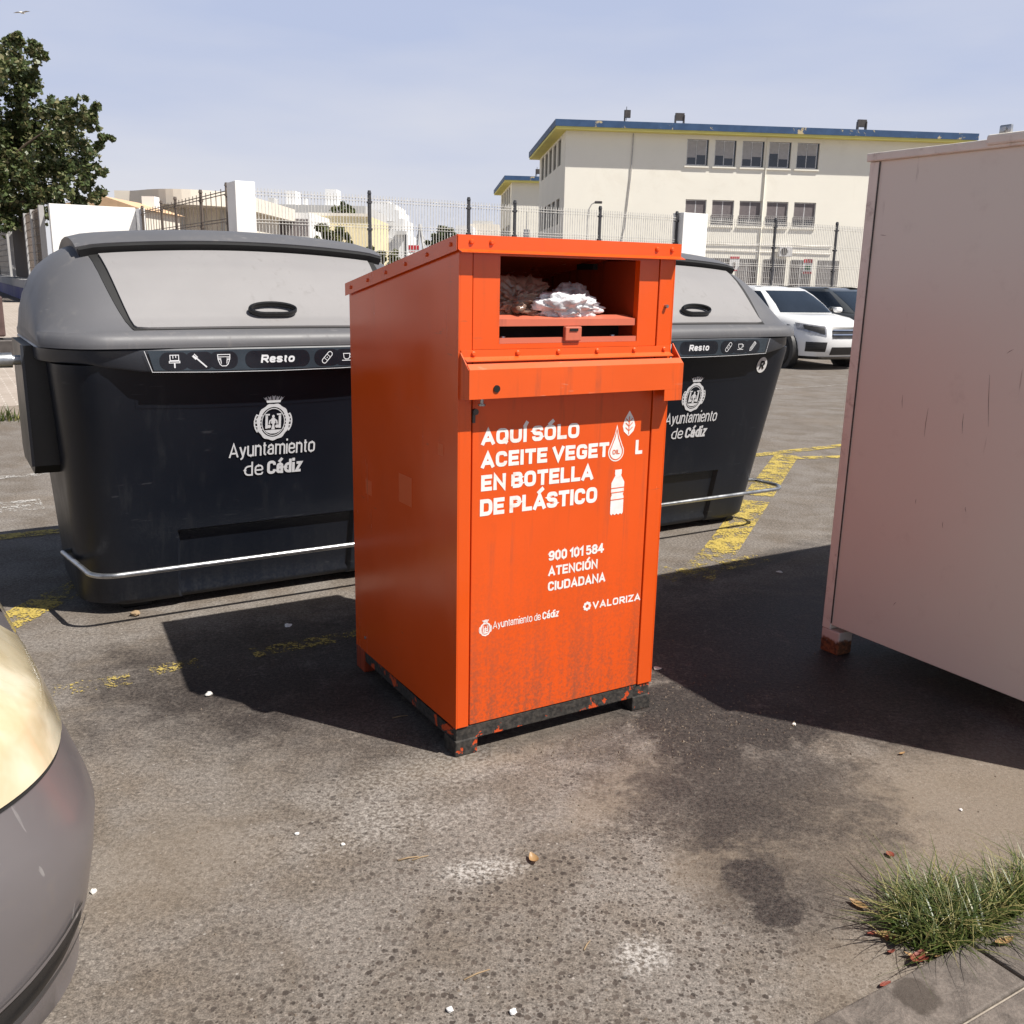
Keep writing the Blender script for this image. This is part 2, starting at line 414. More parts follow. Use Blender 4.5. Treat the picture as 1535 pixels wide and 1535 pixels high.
GLYPH = {   # width, strokes in a unit box of centre lines (x, z[, rounding])
 'A': (.66, [[(0, 0), (.5, 1, S0), (1, 0)], [(.2, .26), (.8, .26)]]),
 'B': (.58, [[(0, 0), (0, 1)], [(0, 1), (.93, 1), (.93, .52), (0, .52)], [(0, .52), (1, .52), (1, 0), (0, 0)]]),
 'C': (.56, [[(1, .70), (1, 1), (0, 1), (0, 0), (1, 0), (1, .30)]]),
 'D': (.60, [[(0, 0, S0), (0, 1, S0), (1, 1), (1, 0), 'c']]),
 'E': (.50, [[(1, 1), (0, 1, S0), (0, 0, S0), (1, 0)], [(0, .5), (.88, .5)]]),
 'G': (.58, [[(1, .74), (1, 1), (0, 1), (0, 0), (1, 0), (1, .46, S0), (.55, .46)]]),
 'I': (.0, [[(0, -.0), (0, 1)]]),
 'L': (.46, [[(0, 1), (0, 0, S0), (1, 0)]]),
 'N': (.62, [[(0, 0), (0, 1, S0), (1, 0, S0), (1, 1)]]),
 'O': (.60, [[(0, 0), (0, 1), (1, 1), (1, 0), 'c']]),
 'P': (.56, [[(0, 0), (0, 1)], [(0, 1), (1, 1), (1, .40), (0, .40)]]),
 'Q': (.60, [[(0, 0), (0, 1), (1, 1), (1, 0), 'c'], [(.6, .25), (1.08, -.12)]]),
 'R': (.58, [[(0, 0), (0, 1)], [(0, 1), (1, 1), (1, .45), (0, .45)], [(.45, .45), (1.02, 0)]]),
 'S': (.54, [[(1, .74), (1, 1), (0, 1), (0, .52), (1, .48), (1, 0), (0, 0), (0, .26)]]),
 'T': (.54, [[(0, 1), (1, 1)], [(.5, 1), (.5, 0)]]),
 'U': (.60, [[(0, 1), (0, 0), (1, 0), (1, 1)]]),
 'V': (.64, [[(0, 1), (.5, 0, S0), (1, 1)]]),
 'Z': (.54, [[(0, 1), (1, 1, S0), (0, 0, S0), (1, 0)]]),
 '0': (.54, [[(0, 0), (0, 1), (1, 1), (1, 0), 'c']]),
 '1': (.24, [[(0, .78), (1, 1, S0), (1, 0)]]),
 '4': (.58, [[(.76, 0), (.76, 1)], [(.72, 1), (0, .28, S0), (1.1, .28)]]),
 '5': (.52, [[(.95, 1), (.04, 1, S0), (.04, .56, S0), (1, .60), (1, 0), (0, 0), (0, .22)]]),
 '8': (.54, [[(.05, .52), (.05, 1), (.95, 1), (.95, .52), 'c'], [(0, .52), (0, 0), (1, 0), (1, .52), 'c']]),
 '9': (.54, [[(0, .42), (0, 1), (1, 1), (1, .42), 'c'], [(1, .7), (1, 0), (0, 0), (0, .2)]]),
 'a': (.44, [[(.06, .50), (.06, .74), (.92, .74), (.92, .0)], [(.92, .44), (0, .40), (0, 0), (.92, .04)]]),
 'd': (.46, [[(1, 0), (0, 0), (0, .74), (1, .74)], [(1, 0), (1, 1.04)]]),
 'e': (.46, [[(0, .37), (1, .37)], [(1, .37), (1, .74), (0, .74), (0, 0), (1, 0), (1, .18)]]),
 'i': (.0, [[(0, 0), (0, .70)], [(0, 1.07), (0, 1.10)]]),
 'm': (.76, [[(0, 0), (0, .76)], [(0, .5), (0, .74), (.5, .74), (.5, 0)], [(.5, .5), (.5, .74), (1, .74), (1, 0)]]),
 'n': (.44, [[(0, 0), (0, .76)], [(0, .5), (0, .74), (1, .74), (1, 0)]]),
 'o': (.48, [[(0, 0), (0, .74), (1, .74), (1, 0), 'c']]),
 's': (.42, [[(1, .56), (1, .74), (0, .74), (0, .40), (1, .36), (1, 0), (0, 0), (0, .20)]]),
 't': (.24, [[(.45, .98), (.45, 0), (1.1, 0)], [(0, .74), (1.1, .74)]]),
 'u': (.44, [[(0, .74), (0, 0), (1, 0), (1, .3)], [(1, 0), (1, .74)]]),
 'y': (.46, [[(0, .74), (.52, .02)], [(1, .74), (.42, -.20), (.08, -.24)]]),
 'z': (.42, [[(0, .74), (1, .74, S0), (0, 0, S0), (1, 0)]]),
 ' ': (.20, []),
}
ACC = {'Á': 'A', 'Í': 'I', 'Ó': 'O', 'á': 'a'}
def put_text(mb, s, x0, x1, z, cap, wd=0.2, shear=0.0, mi=0, to=None, gap=0.12, rad=0.42):
    """write s from x0 to x1, baseline at z, capitals cap high; wd is the stroke as a share of cap"""
    h = wd / 2; tot = 0.0; xs = []
    for ch in s:
        g = ACC.get(ch, ch); xs.append(tot + h); tot += GLYPH[g][0] + (wd if g != ' ' else 0) + gap
    tot -= gap
    kx = (x1 - x0) / tot
    for ch, gx in zip(s, xs):
        g = ACC.get(ch, ch); gw, strokes = GLYPH[g]
        sts = [list(q) for q in strokes]
        if ch != g:
            c = .5 if g != 'I' else 0; b_ = 1.0 if ch.isupper() else .74
            sts.append([(c - (.06 if gw else 0) , b_ + (.24 if ch.isupper() else .30)), (c + (.26 if gw else .0), b_ + (.46 if ch.isupper() else .46))])
        for st in sts:
            cl = st[-1] == 'c'
            pts = st[:-1] if cl else st
            out = []
            for q in pts:
                X = gx + q[0] * gw + (0.10 * (q[1] > 1.2) if g == 'I' and ch != g and q[1] > 1.3 else 0); Z = h + q[1] * (1 - wd)
                out.append((x0 + X * kx + Z * cap * shear, z + Z * cap, *(q[2:] if len(q) > 2 else ())))
            w_ = wd * cap
            pl = rounded(out, rad * cap * .62, cl)
            # run square ends out to the full cap height
            if not cl and len(pl) > 1:
                def ext(a, b_):
                    d = Vector((a[0] - b_[0], a[1] - b_[1])); d.normalize(); return (a[0] + d.x * w_ * .5, a[1] + d.y * w_ * .5)
                e0, e1 = ext(pl[0], pl[1]), ext(pl[-1], pl[-2])
                if g in 'AEILNTVZPRM1dnmiu4' or ch != g: pl = [e0] + pl[1:-1] + [e1] if len(pl) > 2 else [e0, e1]
            stroke(mb, pl, w_, to, cl, mi)
def stroke(mb, pts, wd, to, closed=False, mi=0):
    to = lift(to)
    P = [Vector((p[0], p[1])) for p in pts]
    n = len(P); L = []; Rr = []
    for i in range(n):
        a = P[(i - 1) % n] if (closed or i > 0) else None
        b = P[(i + 1) % n] if (closed or i < n - 1) else None
        d1 = (P[i] - a).normalized() if a is not None else None
        d2 = (b - P[i]).normalized() if b is not None else None
        d = ((d1 or d2) + (d2 or d1))
        d = d.normalized() if d.length > 1e-6 else (d1 or d2)
        nn = Vector((-d.y, d.x))
        k = 1.0
        if d1 is not None and d2 is not None:
            k = 1 / max(0.45, nn.dot(Vector((-d1.y, d1.x))))
        L.append(P[i] + nn * wd * .5 * k); Rr.append(P[i] - nn * wd * .5 * k)
    vs = [to(*q) for q in L] + [to(*q) for q in Rr]
    fs = [(i, i + 1, n + i + 1, n + i) for i in range(n - 1)]
    if closed: fs.append((n - 1, 0, n, 2 * n - 1))
    mb.add(vs, fs, mi)
def fill(mb, pts, to, mi=0):
    to = lift(to)
    mb.add([to(*p) for p in pts], [tuple(range(len(pts)))], mi)
def ellipse(cx, cz, rx, rz, n=28, wob=0.0, k=0):
    return [(cx + rx * (1 + wob * math.sin(k * 2 * PI * i / n)) * math.cos(2 * PI * i / n), cz + rz * (1 + wob * math.sin(k * 2 * PI * i / n)) * math.sin(2 * PI * i / n)) for i in range(n)]
def rrect(cx, cz, hx, hz, r, n=5):
    out = []
    for (sx, sz, a0) in ((1, 1, 0), (-1, 1, 90), (-1, -1, 180), (1, -1, 270)):
        for i in range(n + 1):
            a = R(a0 + 90 * i / n); out.append((cx + sx * (hx - r) + r * math.cos(a), cz + sz * (hz - r) + r * math.sin(a)))
    return out
def crest(mb, cx, cz, h, to, mi=0, fine=True):
    """town crest: crown over an oval wreath with a figure between two pillars"""
    k = h / 2.3
    T = lambda x, z: to(cx + x * k, cz + z * k)
    def tri_ring(rx0, rz0, rx1, rz1, z0, n=48, wob=0.0, kk=0):
        T = lift(lambda x, z: to(cx + x * k, cz + z * k))
        a = ellipse(0, z0, rx0, rz0, n); b = ellipse(0, z0, rx1, rz1, n, wob, kk)
        mb.add([T(*p) for p in a] + [T(*p) for p in b], [(i, (i + 1) % n, n + (i + 1) % n, n + i) for i in range(n)], mi)
    tri_ring(0.64, 0.76, 0.82, 0.93, -0.2, 48, 0.028, 11)
    tri_ring(0.545, 0.665, 0.585, 0.705, -0.2)
    # scroll bars left and right of the ring
    for sgn in (-1, 1):
        for a in (-28, -14, 0, 14, 28):
            ca, sa = math.cos(R(a)), math.sin(R(a))
            stroke(mb, [(sgn * 0.60 * ca, -0.2 + 0.72 * sa), (sgn * 0.93 * ca, -0.2 + 0.80 * sa)], 0.06, T, False, mi)
        stroke(mb, [(sgn * 0.93 * math.cos(R(a)), -0.2 + 0.85 * math.sin(R(a))) for a in range(-34, 35, 8)], 0.07, T, False, mi)
    # crown
    fill(mb, [(-0.33, 0.78), (0.33, 0.78), (0.37, 0.90), (-0.37, 0.90)], T, mi)
    for i in range(5):
        x = -0.36 + 0.18 * i; tp = 1.08 + 0.07 * (1 - abs(i - 2) / 2)
        fill(mb, [(x * 0.96 - 0.06, 0.915), (x * 0.96 + 0.06, 0.915), (x * 1.25 + 0.085, tp), (x * 1.25, tp - 0.07), (x * 1.25 - 0.085, tp)], T, mi)
    # pillars, figure, ground
    for sgn in (-1, 1):
        fill(mb, [(sgn * 0.33 - 0.06, -0.52), (sgn * 0.33 + 0.06, -0.52), (sgn * 0.33 + 0.06, 0.12), (sgn * 0.33 - 0.06, 0.12)], T, mi)
        fill(mb, [(sgn * 0.29 - 0.10, 0.14), (sgn * 0.29 + 0.10, 0.14), (sgn * 0.29 + 0.12, 0.22), (sgn * 0.29 - 0.12, 0.22)], T, mi)
        fill(mb, ellipse(sgn * 0.20, -0.42, 0.10, 0.09, 10), T, mi)
        stroke(mb, [(sgn * 0.06, -0.06), (sgn * 0.17, -0.14), (sgn * 0.20, -0.30)], 0.07, T, False, mi)
    fill(mb, ellipse(0, 0.08, 0.065, 0.085, 12), T, mi)
    fill(mb, [(-0.09, 0.0), (0.09, 0.0), (0.11, -0.26), (0.05, -0.30), (0.09, -0.58), (-0.09, -0.58), (-0.04, -0.30), (-0.11, -0.26)], T, mi)
    fill(mb, [(-0.42, -0.60), (0.42, -0.60), (0.30, -0.72), (0.12, -0.79), (-0.12, -0.79), (-0.30, -0.72)], T, mi)
def on_ground(px, py, z=0.0):
    """the point of the ground seen at a pixel of the photograph"""
    u_, v_ = px - 767.5, py - 767.5
    c, s = math.cos(ROLL), math.sin(ROLL)
    u_, v_ = c * u_ + s * v_, -s * u_ + c * v_
    d = Vector((u_ / FPX, math.cos(PITCH) - v_ / FPX * math.sin(PITCH), -math.sin(PITCH) - v_ / FPX * math.cos(PITCH)))
    k = (z - CAM_H) / d.z
    return Vector((0, 0, CAM_H)) + d * k

# ------------------------------------------------------------------ ground
def asphalt():
    t = NT('worn_asphalt'); P = t.pos()
    big = t.noise(P, 0.55, 5, 0.6, 0.3)
    mid = t.noise(P, 3.4, 6, 0.62, 0.3)
    fine = t.noise(P, 70.0, 5, 0.7)
    grit = t.noise(P, 210.0, 3, 0.65)
    c = t.mix(t.mapr(big, 0.3, 0.7), (0.178, 0.156, 0.136), (0.225, 0.203, 0.181))
    c = t.mix(t.mapr(mid, 0.38, 0.66), c, (0.152, 0.128, 0.105))
    warm = t.noise(P, 1.3, 5, 0.6, 0.5)
    c = t.mix(t.math('MULTIPLY', t.mapr(warm, 0.5, 0.7), 0.45), c, (0.172, 0.135, 0.10))
    c = t.mix(t.mapr(fine, 0.30, 0.72), t.mix(1.0, c, (0.55, 0.55, 0.55), 'MULTIPLY'), t.mix(1.0, c, (1.3, 1.3, 1.3), 'MULTIPLY'))
    c = t.mix(t.mapr(grit, 0.34, 0.66), t.mix(1.0, c, (0.68, 0.67, 0.66), 'MULTIPLY'), t.mix(1.0, c, (1.26, 1.26, 1.26), 'MULTIPLY'))
    # spills, dust, chalky patches and darkened shadow areas: each an ellipse with a ragged outline
    rag = t.noise(P, 2.6, 7, 0.68, 0.6)
    rag2 = t.noise(P, 9.0, 6, 0.7, 0.4)
    rag3 = t.noise(P, 34.0, 5, 0.7, 0.2)
    wr = t.math('ADD', t.math('ADD', t.math('MULTIPLY', t.math('SUBTRACT', rag, 0.5), 2.0), t.math('MULTIPLY', t.math('SUBTRACT', rag2, 0.5), 1.3)), t.math('MULTIPLY', t.math('SUBTRACT', rag3, 0.5), 0.8))
    def blob(px, py, rs, rt, ang=0.0, soft=0.45, rgd=1.0):
        g = on_ground(px, py)
        a = GROT + R(ang)
        sb = t.new('ShaderNodeVectorMath', operation='SUBTRACT'); t.link(P, sb.inputs[0]); sb.inputs[1].default_value = g
        rx = t.new('ShaderNodeVectorRotate', rotation_type='Z_AXIS'); t.link(sb.outputs[0], rx.inputs['Vector']); rx.inputs['Angle'].default_value = -a
        ml = t.new('ShaderNodeVectorMath', operation='MULTIPLY'); t.link(rx.outputs[0], ml.inputs[0]); ml.inputs[1].default_value = (1 / rs, 1 / rt, 0)
        ln = t.new('ShaderNodeVectorMath', operation='LENGTH'); t.link(ml.outputs[0], ln.inputs[0])
        d = t.math('ADD', ln.outputs['Value'], t.math('MULTIPLY', wr, rgd))
        return t.mapr(d, 1.0 + soft, 1.0 - soft)
    worn = t.math('MAXIMUM', blob(930, 1400, 1.0, 0.50, 0, .5, .8), t.math('MULTIPLY', blob(620, 1260, 0.75, 0.5, 0, .5, .8), .6))
    # dark stones showing in the worn surface
    hgt = None
    for (scl, lo, hi, amt) in ((40.0, 0.24, 0.38, 0.95), (92.0, 0.22, 0.42, 0.9)):
        dv = t.new('ShaderNodeVectorMath', operation='ADD')
        wob = t.new('ShaderNodeTexNoise'); wob.inputs['Scale'].default_value = scl * 1.3; t.link(P, wob.inputs['Vector'])
        wsc = t.new('ShaderNodeVectorMath', operation='SCALE'); wsc.inputs['Scale'].default_value = 0.5 / scl
        t.link(wob.outputs['Color'], wsc.inputs[0]); t.link(P, dv.inputs[0]); t.link(wsc.outputs[0], dv.inputs[1])
        vo = t.new('ShaderNodeTexVoronoi'); vo.inputs['Scale'].default_value = scl; t.link(dv.outputs[0], vo.inputs['Vector'])
        sep = t.new('ShaderNodeSeparateColor'); t.link(vo.outputs['Color'], sep.inputs[0])
        st = t.math('MULTIPLY', t.mapr(vo.outputs['Distance'], hi, lo), t.mapr(sep.outputs[0], 0.34, 0.42))
        st = t.math('MULTIPLY', st, t.math('ADD', t.math('MULTIPLY', worn, 0.85), t.mapr(t.noise(P, 2.1, 4, 0.6), 0.4, 0.62, 0.04, 0.4)))
        st = t.math('MINIMUM', st, 1.0)
        tone = t.mix(sep.outputs[1], (0.032, 0.025, 0.021), (0.10, 0.08, 0.066))
        c = t.mix(t.math('MULTIPLY', st, amt), c, tone)
        hgt = st if hgt is None else t.math('ADD', hgt, st)
    # pale specks
    vo = t.new('ShaderNodeTexVoronoi'); vo.inputs['Scale'].default_value = 30.0; t.link(P, vo.inputs['Vector'])
    sep = t.new('ShaderNodeSeparateColor'); t.link(vo.outputs['Color'], sep.inputs[0])
    sk = t.math('MULTIPLY', t.mapr(vo.outputs['Distance'], 0.14, 0.07), t.mapr(sep.outputs[2], 0.86, 0.9))
    c = t.mix(t.math('MULTIPLY', sk, 0.7), c, (0.36, 0.33, 0.30))
    tan = [(1400, 1215, 0.7, 0.35, 0, .6, .7, .6), (780, 1115, 0.4, 0.12, 0, .4, .9, .45), (930, 1185, 0.3, 0.10, 20, .4, .9, .45), (1110, 1290, .22, .12, 0, .5, .8, .6), (250, 1290, .28, .22, 0, .6, .8, .35), (1330, 1440, .3, .12, 0, .6, .8, .4)]
    for (px, py, a, b, an, so, rg, k) in tan:
        c = t.mix(t.math('MULTIPLY', blob(px, py, a, b, an, so, rg), k), c, (0.205, 0.163, 0.12))
    oil = [(420, 1000, 0.75, 0.55, 0, .45, .8, .82), (360, 1035, 0.34, 0.16, 0, .3, .8, .7), (560, 1070, 0.5, 0.34, 0, .4, .8, .6),  # oil spills, spread over the cast shadows as well to paint them deeper
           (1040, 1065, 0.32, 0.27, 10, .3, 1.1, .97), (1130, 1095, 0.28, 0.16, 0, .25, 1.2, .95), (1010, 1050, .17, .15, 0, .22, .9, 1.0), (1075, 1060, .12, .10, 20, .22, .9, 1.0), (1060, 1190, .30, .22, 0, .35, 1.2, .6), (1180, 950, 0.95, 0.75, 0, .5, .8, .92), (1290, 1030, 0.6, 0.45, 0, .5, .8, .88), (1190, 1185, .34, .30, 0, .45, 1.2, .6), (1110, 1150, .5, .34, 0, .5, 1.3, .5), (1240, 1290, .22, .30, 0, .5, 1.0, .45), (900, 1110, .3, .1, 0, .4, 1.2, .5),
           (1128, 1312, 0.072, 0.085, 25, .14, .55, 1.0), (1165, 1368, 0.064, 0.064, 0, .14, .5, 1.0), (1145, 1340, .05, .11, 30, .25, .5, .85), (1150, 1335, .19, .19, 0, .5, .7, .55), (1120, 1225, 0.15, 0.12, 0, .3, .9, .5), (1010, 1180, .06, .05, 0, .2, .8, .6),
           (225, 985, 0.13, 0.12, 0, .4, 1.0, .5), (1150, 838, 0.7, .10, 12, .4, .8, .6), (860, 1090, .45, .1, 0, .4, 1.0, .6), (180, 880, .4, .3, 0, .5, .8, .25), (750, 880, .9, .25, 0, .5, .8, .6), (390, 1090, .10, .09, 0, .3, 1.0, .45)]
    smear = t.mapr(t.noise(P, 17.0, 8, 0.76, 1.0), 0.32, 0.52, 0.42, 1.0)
    oil_and_shade = t.mix(t.mapr(t.math('ADD', t.math('MULTIPLY', fine, .6), t.math('MULTIPLY', grit, .4)), 0.38, 0.62), (0.013, 0.0105, 0.0095), (0.062, 0.050, 0.043))
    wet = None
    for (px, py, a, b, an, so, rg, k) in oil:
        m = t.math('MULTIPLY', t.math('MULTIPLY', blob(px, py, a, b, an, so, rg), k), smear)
        c = t.mix(m, c, oil_and_shade)
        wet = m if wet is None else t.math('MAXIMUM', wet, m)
    for (px, py, a, b, an, k) in ((725, 1302, .10, .045, -20, .6), (965, 1432, .07, .05, 0, .6), (580, 1240, .3, .08, 0, .22), (640, 1160, .3, .12, 0, .18)):
        m = t.math('MULTIPLY', blob(px, py, a, b, an, .7, 1.0), t.mapr(fine, 0.42, 0.62))
        c = t.mix(t.math('MULTIPLY', m, k), c, (0.55, 0.53, 0.50))
    hg = t.math('ADD', t.math('MULTIPLY', fine, 0.8), t.math('SUBTRACT', t.math('MULTIPLY', grit, 0.4), t.math('MULTIPLY', hgt, 0.35)))
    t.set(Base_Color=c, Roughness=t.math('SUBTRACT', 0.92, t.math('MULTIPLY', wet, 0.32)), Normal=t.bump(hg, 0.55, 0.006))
    t.p.inputs['Specular IOR Level'].default_value = 0.35
    return t.mat
b = MB()
b.add([(-2500, -60, 0), (2500, -60, 0), (2500, 4000, 0), (-2500, 4000, 0)], [(0, 1, 2, 3)])
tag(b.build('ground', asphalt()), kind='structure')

def worn_paint(name, col, cover, sc_=9.0):
    t = NT(name); P = t.pos()
    a = t.noise(P, sc_, 8, 0.75, 0.3); f = t.noise(P, 80.0, 4, 0.7)
    m = t.math('ADD', t.math('MULTIPLY', a, 0.55), t.math('MULTIPLY', f, 0.45))
    cv = t.mapr(m, 0.5 - cover, 0.5 - cover + 0.06)
    c = t.mix(t.mapr(f, .3, .7), tuple(x * .75 for x in col), col)
    t.set(Base_Color=c, Roughness=0.8, Alpha=cv)
    return t.mat
M['y_good'] = worn_paint('yellow_road_paint', (0.48, 0.36, 0.08), 0.04)
M['y_worn'] = worn_paint('worn_yellow_road_paint', (0.42, 0.32, 0.085), -0.01)
M['y_faint'] = worn_paint('faded_yellow_road_paint', (0.45, 0.35, 0.12), -0.06)
M['w_worn'] = worn_paint('worn_white_road_paint', (0.50, 0.48, 0.45), -0.005)
def marking(p0, p1, width, mat, z=0.004):
    a, c = G(*p0), G(*p1); d = (c - a).normalized(); n = Vector((-d.y, d.x, 0)) * width / 2
    q = MB(); q.add([a + n, a - n, c - n, c + n], [(0, 1, 2, 3)]); q.v = [p + Vector((0, 0, z)) for p in q.v]
    tag(q.build('road_marking', mat), kind='structure')
marking((3.93, 4.12), (5.15, 5.05), 0.21, M['y_good'])
marking((3.45, 3.80), (3.93, 4.12), 0.22, M['y_worn'])
marking((5.3, 5.17), (6.85, 6.36), 0.22, M['y_good'])
marking((6.3, 6.47), (12.5, 6.62), 0.13, M['y_good'], 0.006)
marking((6.7, 6.24), (9.5, 5.35), 0.13, M['y_good'], 0.0055)
marking((-4.0, 6.37), (0.9, 6.37), 0.13, M['y_good'])
marking((-0.1, 4.46), (0.33, 4.99), 0.19, M['y_good'])
marking((0.33, 4.99), (1.5, 6.30), 0.19, M['y_worn'])
marking((-0.3, 3.86), (0.48, 3.84), 0.12, M['y_faint'])
marking((0.30, 3.83), (0.52, 3.82), 0.11, M['y_worn'], 0.005)
marking((0.60, 3.86), (0.80, 3.86), 0.11, M['y_worn'], 0.005)
marking((1.02, 3.86), (1.62, 3.86), 0.11, M['y_worn'])
marking((2.6, 3.98), (3.46, 4.03), 0.12, M['y_worn'])
marking((3.3, 3.88), (4.1, 3.92), 0.16, M['y_worn'], 0.005)
marking((-3.5, 7.2), (0.5, 7.2), 0.34, M['w_worn'])
marking((-3.5, 8.27), (0.75, 8.27), 0.12, M['w_worn'])
marking((11.0, 10.6), (16.0, 10.7), 0.10, M['w_worn'])

# pavement the photographer stands on: a kerb of stone slabs and paving behind it
def slabs():
    t = NT('grey_kerb_stone'); P = t.pos()
    n = t.noise(P, 7, 9, 0.74, 0.8); f = t.noise(P, 120, 4, 0.7)
    c = t.mix(t.mapr(n, 0.3, 0.7), (0.060, 0.049, 0.041), (0.190, 0.160, 0.136))
    c = t.mix(t.mapr(f, 0.3, 0.75), t.mix(1.0, c, (0.75,) * 3, 'MULTIPLY'), t.mix(1.0, c, (1.15,) * 3, 'MULTIPLY'))
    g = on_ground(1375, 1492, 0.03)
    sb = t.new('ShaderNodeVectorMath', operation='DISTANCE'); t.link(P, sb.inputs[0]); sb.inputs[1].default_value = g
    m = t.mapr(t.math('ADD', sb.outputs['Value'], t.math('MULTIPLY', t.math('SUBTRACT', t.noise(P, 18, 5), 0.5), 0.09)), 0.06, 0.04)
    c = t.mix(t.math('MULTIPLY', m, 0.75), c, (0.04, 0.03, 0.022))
    t.set(Base_Color=c, Roughness=0.85, Normal=t.bump(t.math('ADD', n, t.math('MULTIPLY', f, 0.3)), 0.7, 0.010))
    return t.mat
M['slab'] = slabs()
M['joint'] = simple('pale_mortar', (0.30, 0.26, 0.215), 0.9, var=0.25, scale=30, bump=0.5)
b = MB()
b.box((-14, -3.0, -0.2), (14, 1.152, 0.018), 1)
for i in range(-12, 12):
    x0 = 2.03 + i * 0.98
    b.box((x0 + 0.006, 1.002, -0.1), (x0 + 0.974, 1.160, 0.03), 0, 0.006)
for j in range(6):
    for i in range(-20, 20):
        x0 = 2.25 + i * 0.60 + (j % 2) * 0.3
        b.box((x0 + 0.005, 1.002 - 0.6 * (j + 1) + 0.008, -0.1), (x0 + 0.595, 1.002 - 0.6 * j - 0.008, 0.028), 0, 0.004)
tag(b.build('pavement', [M['slab'], M['joint']], rz=GROT), kind='structure')

# pale pavement beyond the road on the left, with its strip of weeds
def paving():
    t = NT('pale_paving'); co = t.obj()
    br = t.new('ShaderNodeTexBrick'); br.inputs['Scale'].default_value = 2.2; br.inputs['Mortar Size'].default_value = 0.018
    br.inputs['Color1'].default_value = (0.38, 0.32, 0.27, 1); br.inputs['Color2'].default_value = (0.34, 0.285, 0.24, 1); br.inputs['Mortar'].default_value = (0.5, 0.45, 0.4, 1)
    t.link(co, br.inputs['Vector'])
    c = t.mix(t.mapr(t.noise(co, 1.5, 5), .3, .7), br.outputs['Color'], t.mix(1.0, br.outputs['Color'], (0.85, 0.84, 0.82), 'MULTIPLY'))
    t.set(Base_Color=c, Roughness=0.9)
    return t.mat
b = MB(); b.box((-40, 11.9, -0.2), (3.2, 47, 0.1))
tag(b.build('far_pavement', paving(), rz=GROT), kind='structure')
def tuft_mesh(mb, n, area, hmin, hmax, lean, seed, wd=0.004, dens=None):
    r = random.Random(seed)
    for i in range(n):
        x, y = area(r)
        h = r.uniform(hmin, hmax); a = r.uniform(0, 2 * PI); l = r.uniform(0.2, 1.0) * lean
        dx, dy = math.cos(a) * l, math.sin(a) * l
        w0 = wd * r.uniform(0.6, 1.3)
        px_, py_ = -math.sin(a) * w0, math.cos(a) * w0
        pts = []
        for k in range(5):
            f = k / 4
            pts.append(((x + dx * f ** 1.8 * h, y + dy * f ** 1.8 * h, h * (f - 0.28 * l * f * f)), 1 - f))
        vs = []
        for (q, s) in pts:
            s = max(s, 0.06)
            vs += [(q[0] + px_ * s, q[1] + py_ * s, q[2]), (q[0] - px_ * s, q[1] - py_ * s, q[2])]
        mb.add(vs, [(2 * k, 2 * k + 1, 2 * k + 3, 2 * k + 2) for k in range(4)])
b = MB(); tuft_mesh(b, 2600, lambda r: (r.uniform(-8, 2.6), 11.45 + r.gauss(0, 0.14)), 0.05, 0.2, 0.9, 3, 0.012)
tag(b.build('weeds', M['grass'], rz=GROT, fix=False), kind='stuff')

# ------------------------------------------------------------------ white walls and wire fences
def gbox(name, s0, t0, z0, s1, t1, z1, mats, bev=0.0, parent=None):
    q = MB(); q.box((s0, t0, z0), (s1, t1, z1), 0, bev)
    return q.build(name, mats, parent, rz=GROT if parent is None else 0)
def fence(label, posts, const, along, z0, zt, wire, step, ww, post_mat, group=None):
    """welded wire fence between posts; along = 's' or 't'"""
    e = empty('wire_fence', (0, 0, 0), GROT, label, 'fence', group)
    f = (lambda a, c, z: (a, c, z)) if along == 's' else (lambda a, c, z: (c, a, z))
    for p in posts:
        q = MB(); a0 = f(p - 0.045, const - 0.045, z0); a1 = f(p + 0.045, const + 0.045, zt + 0.05)
        q.box(tuple(min(i, j) for i, j in zip(a0, a1)), tuple(max(i, j) for i, j in zip(a0, a1)))
        q.cyl(f(p, const, zt + 0.05), 0.075, 0.10, 'z', 8, 0, None, 0.05)
        for zz in (zt - 0.25, zt - 1.1, zt - 2.0):
            if zz > z0:
                a0 = f(p - 0.075, const - 0.06, zz); a1 = f(p + 0.075, const + 0.06, zz + 0.07)
                q.box(tuple(min(i, j) for i, j in zip(a0, a1)), tuple(max(i, j) for i, j in zip(a0, a1)))
        q.build('post', post_mat, e)
    for p0, p1 in zip(posts[:-1], posts[1:]):
        q = MB(); n = max(2, int((p1 - p0 - 0.12) / step))
        def bar(a0, c0, zz0, a1, c1, zz1):
            A = f(a0, c0, zz0); B = f(a1, c1, zz1)
            q.box(tuple(min(i, j) for i, j in zip(A, B)), tuple(max(i, j) for i, j in zip(A, B)))
        for i in range(n + 1):
            a = p0 + 0.06 + (p1 - p0 - 0.12) * i / n
            bar(a - ww, const - ww, z0 + 0.03, a + ww, const + ww, zt)
        zz = zt - 0.1
        while zz > z0 + 0.05:
            bar(p0 + 0.05, const - ww * 1.6 - 0.02, zz - ww, p1 - 0.05, const - ww, zz + ww)
            bar(p0 + 0.05, const - ww * 1.6 - 0.02, zz - 0.09 - ww, p1 - 0.05, const - ww, zz - 0.09 + ww)
            zz -= 0.82
        q.build('panel', wire, e)
    return e
fence('long pale wire fence with charcoal posts in front of the school', [8.72, 12.54, 16.2, 18.05, 21.76, 25.46], 30.4, 's', 0.95, 4.08, M['wire'], 0.105, 0.008, M['post'])
fence('shorter wire fence right of the white slab, before the barred school windows', [26.86, 30.83, 34.57, 38.3, 42.0], 30.4, 's', 0.95, 4.08, M['wire'], 0.105, 0.008, M['post'])
tag(gbox('low_wall', 8.1, 30.2, -0.1, 60, 30.32, 0.95, M['white_wall']), 'low white wall carrying the long wire fence', 'wall')
